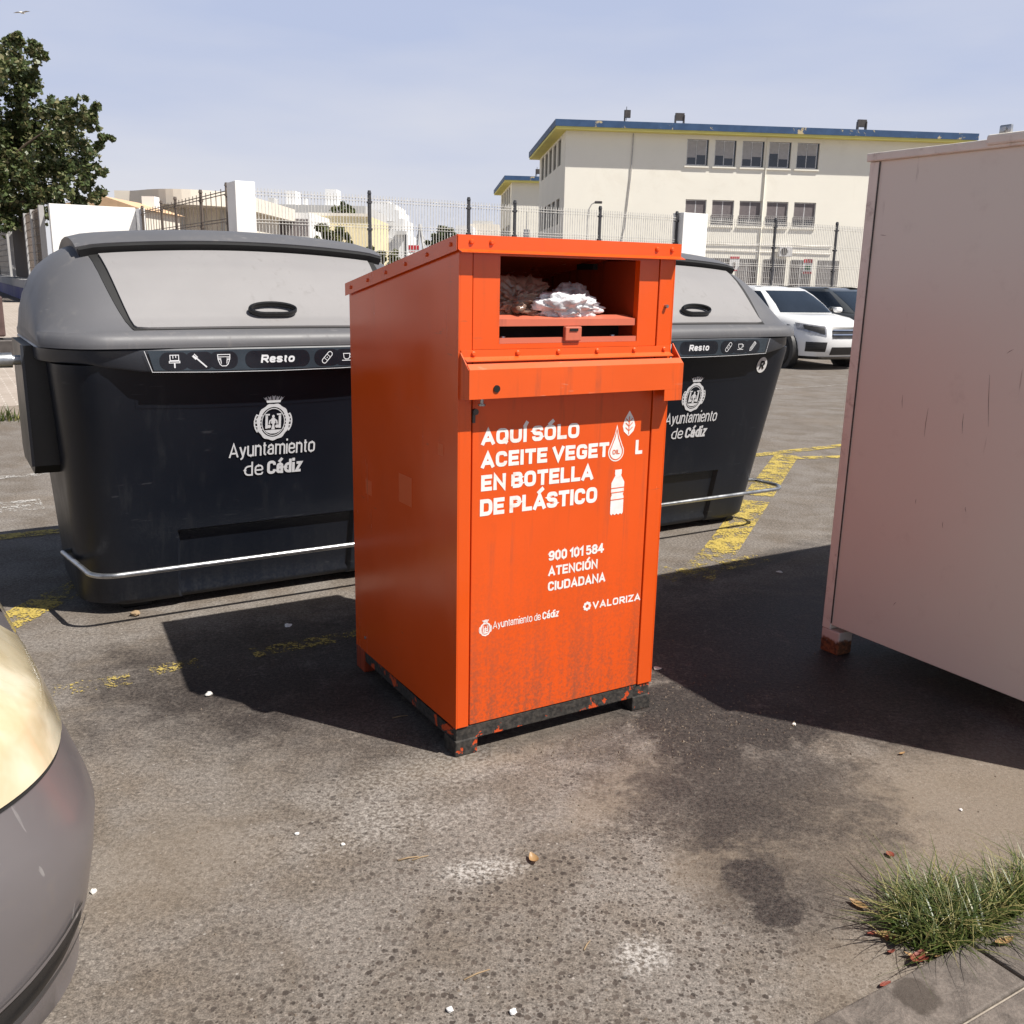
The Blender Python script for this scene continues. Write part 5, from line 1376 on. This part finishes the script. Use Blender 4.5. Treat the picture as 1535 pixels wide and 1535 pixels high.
for (y0, z0, y1, z1) in SCR:
    q = MB(); d = Vector((0, y1 - y0, z1 - z0)); n = Vector((0, -d.z, d.y)).normalized() * .0011
    A = Vector((0.0054, y0, z0)); B = Vector((0.0054, y1, z1))
    q.add([A + n * .3, A - n * .3, (A + B) / 2 - n + Vector((0, .002, 0)), B - n * .3, B + n * .3, (A + B) / 2 + n + Vector((0, .002, 0))], [(0, 1, 2, 3, 4, 5)]); q.build('scratch', M['scratch'], be)
# ------------------------------------------------------------------ cars
def paint(name, col, metal=0.0, rough=0.3, coat=0.8, dirt=0.0):
    t = NT(name); co = t.obj()
    n = t.noise(co, 2.5, 6, .6)
    d = t.math('MULTIPLY', t.mapr(t.noise(co, 9, 8, .72, .4), .5, .75), dirt)
    c = t.mix(d, t.mix(t.mapr(n, .3, .7), tuple(x * .95 for x in col), col), (0.30, 0.26, 0.22))
    mp = t.new('ShaderNodeMapping'); mp.inputs['Scale'].default_value = (6, 70, 10); mp.inputs['Rotation'].default_value = (.6, .3, .4); t.link(co, mp.inputs[0])
    s2 = t.math('MULTIPLY', t.mapr(t.noise(mp.outputs[0], 1, 3, .5, .2), .68, .72), t.mapr(n, .48, .6))
    c = t.mix(t.math('MULTIPLY', s2, dirt * 1.2), c, (0.7, 0.68, 0.66))
    t.set(Base_Color=c, Metallic=metal, Roughness=t.math('ADD', rough, t.math('MULTIPLY', d, .4)))
    t.p.inputs['Coat Weight'].default_value = coat; t.p.inputs['Coat Roughness'].default_value = 0.06 + dirt * .15
    return t.mat
M['car_white'] = paint('white_car_paint', (0.78, 0.78, 0.77))
M['car_grey'] = paint('dark_grey_car_paint', (0.10, 0.105, 0.105), 0.5, 0.3)
M['car_silver'] = paint('grey_silver_car_paint', (0.245, 0.226, 0.232), 0.5, 0.36, 0.3, 0.35)
def lens_old():
    t = NT('yellowed_lamp_lens'); co = t.obj()
    n = t.noise(co, 4.5, 3, .5, .7)
    t.set(Base_Color=t.mix(t.mapr(n, .3, .7), (0.52, 0.43, 0.26), (0.70, 0.63, 0.47)), Roughness=t.mapr(t.noise(co, 5, 3), .3, .7, .16, .34))
    t.p.inputs['Coat Weight'].default_value = 1.0; t.p.inputs['Coat Roughness'].default_value = 0.1
    t.set(Normal=t.bump(t.noise(co, 9, 2, .5, 1.0), 0.12, .02))
    return t.mat
M['lens_old'] = lens_old()
M['lens'] = simple('clear_lamp_lens', (0.34, 0.34, 0.36), 0.08, 0.4, spec=0.8, var=.4, scale=12)
M['chrome'] = simple('chrome', (0.65, 0.65, 0.66), 0.12, 1.0, var=0.05)
M['plastic'] = simple('black_car_plastic', (0.022, 0.021, 0.021), 0.45, var=.2)
M['bumper_grey'] = simple('dark_grey_plastic', (0.07, 0.068, 0.07), 0.45)
M['tyre'] = simple('tyre_rubber', (0.018, 0.017, 0.017), 0.75, var=.3)
M['paper'] = simple('sunshade_paper', (0.62, 0.68, 0.68), 0.7)
class CarShape:
    """body described by outlines at rising heights: (z, front x, rear x, half width, front power, rear power)"""
    def __init__(self, rings): self.r = rings
    def par(self, k):
        k = max(0, min(len(self.r) - 1, k)); i = int(min(k, len(self.r) - 1.0001)); f = k - i
        return [a * (1 - f) + b_ * f for a, b_ in zip(self.r[i], self.r[i + 1])]
    def pt(self, k, th):
        z, xf, xr, hw, pf, pr = self.par(k)
        c, s = math.cos(th), math.sin(th)
        p = pf if c >= 0 else pr; ext = xf if c >= 0 else -xr
        return Vector((math.copysign(abs(c) ** (2 / p), c) * ext, math.copysign(abs(s) ** (2 / p), s) * hw, z))
    def width(self, x, k=2.0):
        z, xf, xr, hw, pf, pr = self.par(k)
        return hw * (1 - abs(x / (xf if x > 0 else xr)) ** (pf if x > 0 else pr)) ** (1 / (pf if x > 0 else pr))
    def nrm(self, k, th):
        d1 = self.pt(k, th + .01) - self.pt(k, th - .01); d2 = self.pt(k + .03, th) - self.pt(k - .03, th)
        n = d1.cross(d2)
        return n.normalized() if n.length > 1e-9 else Vector((0, 0, 1))
    def skin(self, mb, n=96, mi=0, cap=True):
        ths = []
        for j in range(n):
            ths.append(2 * PI * j / n)
        mb.loft([[self.pt(k, t) for t in ths] for k in range(len(self.r))], mi, True, cap)
    def patch(self, mb, k0, k1, t0, t1, off=.004, nk=6, nt=16, mi=0, shape=None, thick=0.0):
        vs = []
        for a in range(nk + 1):
            f = a / nk
            for b_ in range(nt + 1):
                g = b_ / nt
                kk = k0(g) + (k1(g) - k0(g)) * f if callable(k0) else k0 + (k1 - k0) * f
                th = t0(f) + (t1(f) - t0(f)) * g if callable(t0) else t0 + (t1 - t0) * g
                vs.append(self.pt(kk, th) + self.nrm(kk, th) * off)
        n = nt + 1
        mb.add(vs, [(a * n + b_, a * n + b_ + 1, (a + 1) * n + b_ + 1, (a + 1) * n + b_) for a in range(nk) for b_ in range(nt)], mi, True)
def wheels(e, C_, xs, r, rimmat='chrome', turn=0.0):
    for x in xs:
        hw = C_.width(x) + .012
        for sy in (-1, 1):
            w_ = empty('wheel', (x, sy * (hw - .11), r), 0); w_.parent = e
            if x > 0: w_.rotation_euler = (0, 0, turn)
            q = MB(); q.lathe([(r * .62, -.10), (r * .93, -.105), (r, -.06), (r, .06), (r * .93, .105), (r * .62, .10)], (0, 0, 0), 'y', 32); q.build('tyre', M['tyre'], w_)
            q = MB(); yy = sy * .085
            q.lathe([(r * .60, sy * .10), (r * .66, sy * .108), (r * .66, sy * .098), (r * .58, sy * .06)], (0, 0, 0), 'y', 32)
            for k in range(5):
                a = 2 * PI * k / 5
                for da in (-.13, .13):
                    A = Vector((math.cos(a) * .05, yy, math.sin(a) * .05)); B = Vector((math.cos(a + da) * r * .61, yy + sy * .006, math.sin(a + da) * r * .61)); q.tube([A, B], [0.03, 0.02], 6)
            q.lathe([(.06, sy * .07), (.06, sy * .1), (.03, sy * .105)], (0, 0, 0), 'y', 16)
            q.build('rim', M[rimmat], w_)
            q = MB(); q.cyl((0, sy * .03, 0), r * .6, sy * .02, 'y', 24); q.build('brake_disc', M['plastic'], w_)
def arches(e, C_, xs, r, mat):
    for x in xs:
        hw = C_.width(x) + .004
        for sy in (-1, 1):
            q = MB(); q.lathe([(r + .075, -sy * .16), (r + .075, sy * .004), (r + .03, sy * .010), (.02, sy * .003)], (x, sy * hw, r + .01), 'y', 32); q.build('wheel_arch', mat, e)
def windows(e, B, kb, kt, front, rear, side0, side1, paintm, mirror_x, mirror_z, hw, paper=False):
    q = MB(); B.patch(q, kb, kt, -front, front, .004, 6, 14); ws = q.build('windscreen', M['glass'], e)
    if paper:
        q = MB(); B.patch(q, kb + .12, kb + .62, -front * .55, front * .85, .009, 3, 8); q.build('sunshade', M['paper'], ws)
    q = MB(); B.patch(q, kb, kt, PI - rear, PI + rear, .004, 4, 10); q.build('rear_window', M['glass'], e)
    for sg in (-1, 1):
        for (a, b_) in ((side0, (side0 + side1) / 2 - .03), ((side0 + side1) / 2 + .03, side1)):
            q = MB(); B.patch(q, kb + .05, kt - .1, min(sg * a, sg * b_), max(sg * a, sg * b_), .004, 4, 10); q.build('side_window', M['glass'], e)
        q = MB()
        q.box((mirror_x - .07, sg * (hw + .02) - (.0 if sg > 0 else .16), mirror_z - .055), (mirror_x + .06, sg * (hw + .02) + (.16 if sg > 0 else 0), mirror_z + .055), 0, .04); q.build('mirror', paintm, e)
# white car
def white_car():
    e = empty('parked_car', G(15.0, 14.6), GROT - R(99), 'white car parked nose out behind the bin with the R sticker', 'car', 'cars parked by the school fence')
    rg = [(0.20, 2.05, -2.08, .80, 3.6, 5), (0.26, 2.13, -2.15, .86, 3.6, 5), (0.42, 2.19, -2.20, .895, 3.4, 5), (0.60, 2.20, -2.20, .90, 3.2, 5), (0.76, 2.16, -2.19, .895, 3.1, 5), (0.88, 2.04, -2.15, .875, 3.0, 5), (0.96, 1.80, -2.12, .845, 3.0, 5), (1.01, 1.30, -2.1, .80, 3.4, 5), (1.03, 1.02, -2.08, .78, 4, 5)]
    C_ = CarShape(rg)
    q = MB(); C_.skin(q); q.build('body', M['car_white'], e)
    gh = [(1.01, 1.12, -2.08, .79, 4.5, 5), (1.18, 0.86, -1.98, .74, 4.5, 5), (1.36, 0.50, -1.80, .675, 4.5, 5), (1.46, 0.24, -1.66, .62, 4, 4.5), (1.51, -0.05, -1.45, .54, 3.5, 4), (1.53, -.4, -1.1, .3, 3, 3)]
    B = CarShape(gh); q = MB(); B.skin(q, 72); q.build('cabin', M['car_white'], e)
    windows(e, B, .12, 2.75, .62, .5, .98, 2.35, M['car_white'], .78, 1.08, .86)
    for sg in (-1, 1):
        q = MB(); C_.patch(q, (lambda g: 3.15 + .75 * g) if sg > 0 else (lambda g: 3.9 - .75 * g), (lambda g: 4.45 + .45 * g) if sg > 0 else (lambda g: 4.9 - .45 * g), *((.27, .82) if sg > 0 else (-.82, -.27)), .006, 6, 14)
        hl = q.build('headlight', M['lens'], e)
        q = MB(); C_.patch(q, (lambda g: 3.4 + .6 * g) if sg > 0 else (lambda g: 4.0 - .6 * g), (lambda g: 4.2 + .4 * g) if sg > 0 else (lambda g: 4.6 - .4 * g), *((.30, .68) if sg > 0 else (-.68, -.30)), .010, 4, 8); q.build('lamp_unit', M['plastic'], hl)
        q = MB(); C_.patch(q, 1.55, 2.6, *((.24, .66) if sg > 0 else (-.66, -.24)), .005, 4, 10); ai = q.build('air_intake', M['plastic'], e)
        for kk in (1.8, 2.05, 2.3):
            q = MB(); C_.patch(q, kk, kk + .06, *((.25, .65) if sg > 0 else (-.65, -.25)), .014, 1, 10); q.build('slat', M['tyre'], ai)
    q = MB(); C_.patch(q, 3.0, 4.35, -.16, .16, .006, 5, 14); gr = q.build('grille', M['plastic'], e)
    for kk in (3.35, 3.85):
        q = MB(); C_.patch(q, kk, kk + .14, -.155, .155, .020, 2, 14); q.build('grille_bar', M['chrome'], gr)
    q = MB(); C_.patch(q, 1.2, 2.1, -.14, .14, .005, 4, 12); q.build('lower_grille', M['plastic'], e)
    q = MB(); C_.patch(q, 0.1, 1.0, -1.0, 1.0, .008, 3, 24); q.build('bumper_trim', M['plastic'], e)
    q = MB(); C_.patch(q, 0.72, 0.86, -.6, .6, .014, 2, 24); q.build('bumper_chrome', M['chrome'], e)
    arches(e, C_, (1.36, -1.34), .34, M['plastic']); wheels(e, C_, (1.36, -1.34), .335, 'steel', R(-8))
    return e
white_car()
def grey_car():
    e = empty('parked_car', G(18.45, 15.9), GROT - R(94), 'dark grey car with a paper sunshade, parked beyond the white car', 'car', 'cars parked by the school fence')
    rg = [(0.18, 2.05, -2.08, .78, 3.6, 5), (0.26, 2.13, -2.15, .85, 3.6, 5), (0.45, 2.17, -2.18, .89, 3.4, 5), (0.62, 2.15, -2.18, .90, 3.2, 5), (0.78, 2.05, -2.16, .885, 3.1, 5), (0.90, 1.80, -2.12, .86, 3.0, 5), (0.97, 1.2, -2.1, .82, 3.4, 5), (1.0, 1.0, -2.08, .79, 4, 5)]
    C_ = CarShape(rg); q = MB(); C_.skin(q); q.build('body', M['car_grey'], e)
    gh = [(0.97, 1.20, -2.05, .80, 4.5, 5), (1.14, 0.88, -1.95, .745, 4.5, 5), (1.34, 0.44, -1.78, .675, 4.5, 5), (1.45, 0.16, -1.6, .62, 4, 4.5), (1.50, -0.1, -1.4, .54, 3.5, 4), (1.52, -.4, -1.1, .3, 3, 3)]
    B = CarShape(gh); q = MB(); B.skin(q, 72); q.build('cabin', M['car_grey'], e)
    windows(e, B, .12, 2.75, .62, .5, .98, 2.35, M['car_grey'], .74, 1.04, .86, True)
    for sg in (-1, 1):
        q = MB(); C_.patch(q, 3.2, 4.5, *((.5, .95) if sg > 0 else (-.95, -.5)), .006, 6, 12); q.build('headlight', M['lens'], e)
    q = MB(); C_.patch(q, 2.6, 3.8, -.2, .2, .006, 5, 14); q.build('grille', M['plastic'], e)
    arches(e, C_, (1.33, -1.34), .33, M['plastic']); wheels(e, C_, (1.33, -1.34), .325)
    return e
grey_car()
# the car at the kerb, only its nose in view
def silver_car():
    HD = R(90 - 54.1)     # heading
    loc = Vector((-2.784, 0.871, 0))
    e = empty('parked_car', loc, HD, 'scuffed silver grey car with a big yellowed headlight, only its nose in view', 'car')
    rg = [(0.140, 1.935, -2.12, 0.700, 4.51, 5), (0.165, 2.017, -2.12, 0.790, 4.51, 5), (0.215, 2.055, -2.12, 0.825, 4.51, 5), (0.270, 2.047, -2.12, 0.845, 4.51, 5), (0.360, 2.081, -2.12, 0.855, 4.51, 5), (0.460, 2.099, -2.12, 0.862, 4.51, 5), (0.540, 2.108, -2.12, 0.865, 4.51, 5), (0.600, 2.088, -2.12, 0.865, 4.51, 5), (0.660, 2.065, -2.12, 0.862, 4.51, 5), (0.720, 2.047, -2.12, 0.857, 4.51, 5), (0.800, 2.021, -2.12, 0.850, 4.51, 5), (0.880, 1.934, -2.12, 0.840, 4.51, 5), (0.950, 1.797, -2.12, 0.825, 4.51, 5), (1.000, 1.551, -2.12, 0.805, 4.51, 5), (1.040, 1.151, -2.12, 0.790, 4.51, 5)]
    C_ = CarShape(rg); q = MB(); C_.skin(q, 160); q.build('body', M['car_silver'], e)
    gh = [(1.0, 1.20, -2.05, .78, 4.5, 5), (1.18, 0.86, -1.98, .74, 4.5, 5), (1.38, 0.44, -1.85, .68, 4.5, 5), (1.50, 0.15, -1.7, .62, 4, 4.5), (1.56, -0.12, -1.5, .53, 3.5, 4), (1.58, -.4, -1.1, .3, 3, 3)]
    B = CarShape(gh); q = MB(); B.skin(q, 72); q.build('cabin', M['car_silver'], e)
    windows(e, B, .12, 2.75, .62, .5, .98, 2.35, M['car_silver'], .76, 1.08, .84)
    for sg in (-1, 1):
        fl = (lambda f: f) if sg < 0 else (lambda f: (lambda g: f(1 - g)))     # written for the right-hand side, g = 0 at its rear end
        rng_ = (lambda a, b_: (-a, -b_)) if sg < 0 else (lambda a, b_: (b_, a))
        lo = fl(lambda g: 9.9 - 1.15 * min(1, g / .35) ** .7 - (.45 * max(0, (g - .82) / .18)))
        hi = fl(lambda g: 11.2 + 1.2 * min(1, g / .5))
        a0, a1 = rng_(1.12, .0075)
        q = MB(); C_.patch(q, lo, hi, a0, a1, .007, 14, 44); hl = q.build('headlight', M['lens_old'], e)
        q = MB(); C_.patch(q, lambda g: lo(g) - .16, lambda g: lo(g) + .02, a0, a1, .002, 2, 44); q.build('lamp_gap', M['rubber_and_shade'], hl)
        a0, a1 = rng_(1.0, .36)
        slo = fl(lambda g: 2.3 + 1.35 * g + .25 * max(0, (g - .9) / .1)); shi = fl(lambda g: 3.2 + 1.3 * g - .1 * max(0, (g - .9) / .1))
        q = MB(); C_.patch(q, slo, shi, a0, a1, .0015, 5, 26); ai = q.build('lower_slot', M['plastic'], e)
        q = MB(); C_.patch(q, lambda g: slo(g) + .05, lambda g: slo(g) + .25, a0, a1, .010, 2, 26); q.build('slot_blade', M['bumper_grey'], ai)
        q = MB(); C_.patch(q, lambda g: shi(g) - .02, lambda g: shi(g) + .08, a0, a1, .006, 2, 26); q.build('slot_lip', M['car_silver'], ai)
    q = MB(); C_.patch(q, 3.6, 5.6, -.012, .012, .006, 6, 14); q.build('grille', M['plastic'], e)
    q = MB(); C_.patch(q, 1.5, 3.0, -.05, .05, .004, 6, 20); q.build('lower_grille', M['plastic'], e)
    arches(e, C_, (1.22, -1.30), .31, M['plastic']); wheels(e, C_, (1.22, -1.30), .305)
    return e
silver_car()

# ------------------------------------------------------------------ grass tuft at the kerb, fallen leaves, twigs, grit, bird
def place(name, mb, mats, px, py, z=0.0, rz=0.0, label=None, cat=None, group=None, fix=True):
    o = mb.build(name, mats, None, None, rz, fix, False); o.location = on_ground(px, py, z); return tag(o, label, cat, group)
q = MB()
def tarea(r):
    while True:
        x, y = r.uniform(-0.14, 0.55), r.uniform(-0.03, 0.22)
        d = (x / 0.145) ** 2 + ((y - 0.085) / 0.105) ** 2 if x < 0.10 else ((x - .24) / .30) ** 2 + ((y - .04) / .042) ** 2
        if d < 1 and r.random() < 1.05 - d * .6: return x, y
tuft_mesh(q, 1500, tarea, 0.05, 0.155, 1.7, 21, 0.0036); tuft_mesh(q, 160, lambda r: (r.uniform(-.17, .2), r.uniform(-.02, .2)), 0.03, 0.12, 2.2, 5, 0.0026)
g0 = on_ground(1400, 1432)
o = q.build('grass_tuft', M['grass'], None, None, GROT, False, False); o.location = G(g0.dot(U) + .11, 1.165); tag(o, 'tuft of green grass growing at the edge of the kerb', 'grass')
def leaf(px, py, L, W, rz, mat, label, curl=.3, z=.004, tilt=0.0):
    q = MB(); n = 6; vs = []
    for i in range(n + 1):
        f = i / n; w_ = W * math.sin(PI * min(1, f * .94 + .04)) ** .8; zz = curl * L * (f - .5) ** 2 * 2
        vs += [(L * (f - .5), -w_ / 2, zz + w_ * .35), (L * (f - .5), 0, zz), (L * (f - .5), w_ / 2, zz + w_ * .25 + tilt * w_)]
    fs = []
    for i in range(n):
        for j in range(2): k = i * 3 + j; fs.append((k, k + 1, k + 4, k + 3))
    q.add(vs, fs, 0, True)
    place('fallen_leaf', q, M[mat], px, py, z, rz, label, 'leaf', 'dry leaves round the grass tuft', False)
leaf(1287, 1358, .055, .022, 2.3, 'dry_leaf', 'pale tan leaf lying off the shaded end of the grass tuft')
leaf(1332, 1376, .05, .024, .3, 'dry_leaf', 'yellow tan leaf tucked under the edge of the grass tuft')
leaf(1342, 1412, .06, .03, 1.2, 'leaf_olive', 'yellow-green curled leaf below the grass tuft', .5)
leaf(1375, 1440, .06, .032, .8, 'red_leaf', 'red brown leaf in the gap where kerb meets grass', .5)
leaf(1327, 1477, .035, .016, .5, 'red_leaf', 'small red leaf beside the kerb edge')
leaf(1307, 1400, .03, .014, .2, 'red_leaf', 'small red leaf on the asphalt below the tan leaf')
leaf(1334, 1282, .03, .02, 1.9, 'red_leaf', 'dark red leaf at the top edge of the grass tuft')
leaf(1505, 1413, .06, .024, .4, 'dry_leaf', 'long tan leaf lying on the kerb stone', .3, .034)
leaf(800, 1290, .045, .026, 2.0, 'dry_leaf', 'single brown leaf alone on the open asphalt', .6)
leaf(1352, 1130, .03, .012, .5, 'dry_leaf', 'small leaf near the shadow of the beige container')
def stick(px, py, L, r, rz, label):
    q = MB(); q.tube([(-L / 2, 0, r), (0, L * .03, r * 1.6), (L / 2, 0, r)], [r, r, r * .6], 6)
    place('twig', q, M['twig'], px, py, 0, rz, label, 'twig', 'twigs on the asphalt')
r_ = random.Random(77)
for k in range(16):
    px, py = r_.uniform(1318, 1400), r_.uniform(1365, 1440)
    if on_ground(px, py).dot(V) < 1.175: continue
    leaf(px, py, r_.uniform(.02, .05), r_.uniform(.01, .022), r_.uniform(0, 6), r_.choice(('dry_leaf', 'red_leaf', 'red_leaf', 'dry_leaf')), 'small brown or red leaf scrap in the litter under the grass tuft', r_.uniform(.2, .7))
stick(612, 1288, .06, .0025, .35, 'dark twig below the orange box, first of a close pair')
stick(630, 1287, .05, .002, .5, 'pale twig lying beside the dark twig on open asphalt')
stick(715, 1462, .07, .002, .55, 'longest pale twig on the asphalt near the photo\'s lower edge')
stick(1190, 1085, .05, .002, 1.2, 'short twig in the shade before the beige container')
stick(880, 1418, .04, .002, 1.1, 'thin twig beside the chalky patch on the asphalt')
stick(600, 1075, .06, .002, .4, 'twig in the shadow beside the orange box')
def pebble(px, py, r, mat, label, seed, flat=.6, grp='pale scraps and stones on the asphalt'):
    bm = bmesh.new(); bmesh.ops.create_icosphere(bm, subdivisions=2, radius=r)
    for p in bm.verts:
        p.co *= 1 + .5 * noise.noise(p.co / r * 1.1 + Vector((seed * 5.3, seed, 0))); p.co.z = p.co.z * flat + r * flat * .8
    q = MB(); q.bm(bm, 0, False); place('stone', q, M[mat], px, py, 0, seed, label, 'stone', grp)
pebble(445, 1251, .0065, 'white_scrap', 'small white scrap on grey asphalt between car and orange box', 1)
pebble(514, 1267, .0065, 'pebble', 'pale stone a little right of the white scrap', 2)
pebble(674, 1515, .0085, 'white_scrap', 'white scrap at the photo\'s lower edge, first of two', 3)
pebble(769, 1519, .0085, 'white_scrap', 'white scrap at the photo\'s lower edge, second of two', 4)
pebble(140, 1338, .009, 'pebble', 'pale stone beside the silver car\'s bumper', 5)
pebble(313, 1043, .014, 'pebble', 'pale stone at the tip of the orange box\'s shadow', 6)
pebble(203, 923, .022, 'twig', 'brown stone before the black bin\'s foot rail', 7)
pebble(1168, 858, .018, 'pebble', 'pale flat scrap in the shade by the yellow patch', 8, .25)
pebble(1190, 1087, .008, 'pebble', 'tiny pale stone in the shade before the beige container', 9)
pebble(985, 1003, .016, 'pebble', 'pale scrap at the orange box\'s shaded corner', 10, .3)
pebble(432, 939, .018, 'white_scrap', 'white scrap in the shade of the orange box', 11, .4)
pebble(1440, 1215, .006, 'white_scrap', 'tiny white scrap above the grass tuft', 12)
# fine grit that has gathered round the orange box
r_ = random.Random(5); q = MB()
for i in range(2600):
    if i < 1100: px, py = r_.gauss(850, 110), r_.gauss(1105, 28)
    elif i < 1900: px, py = r_.gauss(1060, 90), r_.gauss(1075, 45)
    else: px, py = r_.uniform(150, 1500), r_.uniform(950, 1530)
    if py > 1534: continue
    p = on_ground(px, py)
    if p.dot(V) < 1.2: continue
    if 1.36 < p.dot(U) < 2.22 and p.dot(V) > 2.6: continue
    s = abs(r_.gauss(0, .0017)) + .001
    a = r_.uniform(0, 6.28)
    b0 = [p + Vector((math.cos(a + k * 2.1) * s * r_.uniform(.7, 1.5), math.sin(a + k * 2.1) * s, 0)) for k in range(3)]
    q.add([*b0, p + Vector((0, 0, s * 1.2))], [(0, 1, 3), (1, 2, 3), (2, 0, 3)])
tag(q.build('grit', M['grit'], fix=False), kind='stuff')
# bird
e = empty('bird', at(33, 19, 45), R(70), 'small bird gliding high in the hazy sky above the tree', 'bird')
q = MB(); q.lathe([(.004, -.16), (.035, -.09), (.045, 0), (.03, .09), (.022, .12), (.004, .17)], (0, 0, 0), 'x', 10)
for sg in (-1, 1): q.add([(-.05, sg * .03, .01), (.07, sg * .03, .01), (.09, sg * .22, .06), (-.01, sg * .50, .015), (-.03, sg * .25, .05)], [(0, 1, 2, 3, 4)])
q.build('body', M['pebble'], e, fix=False)
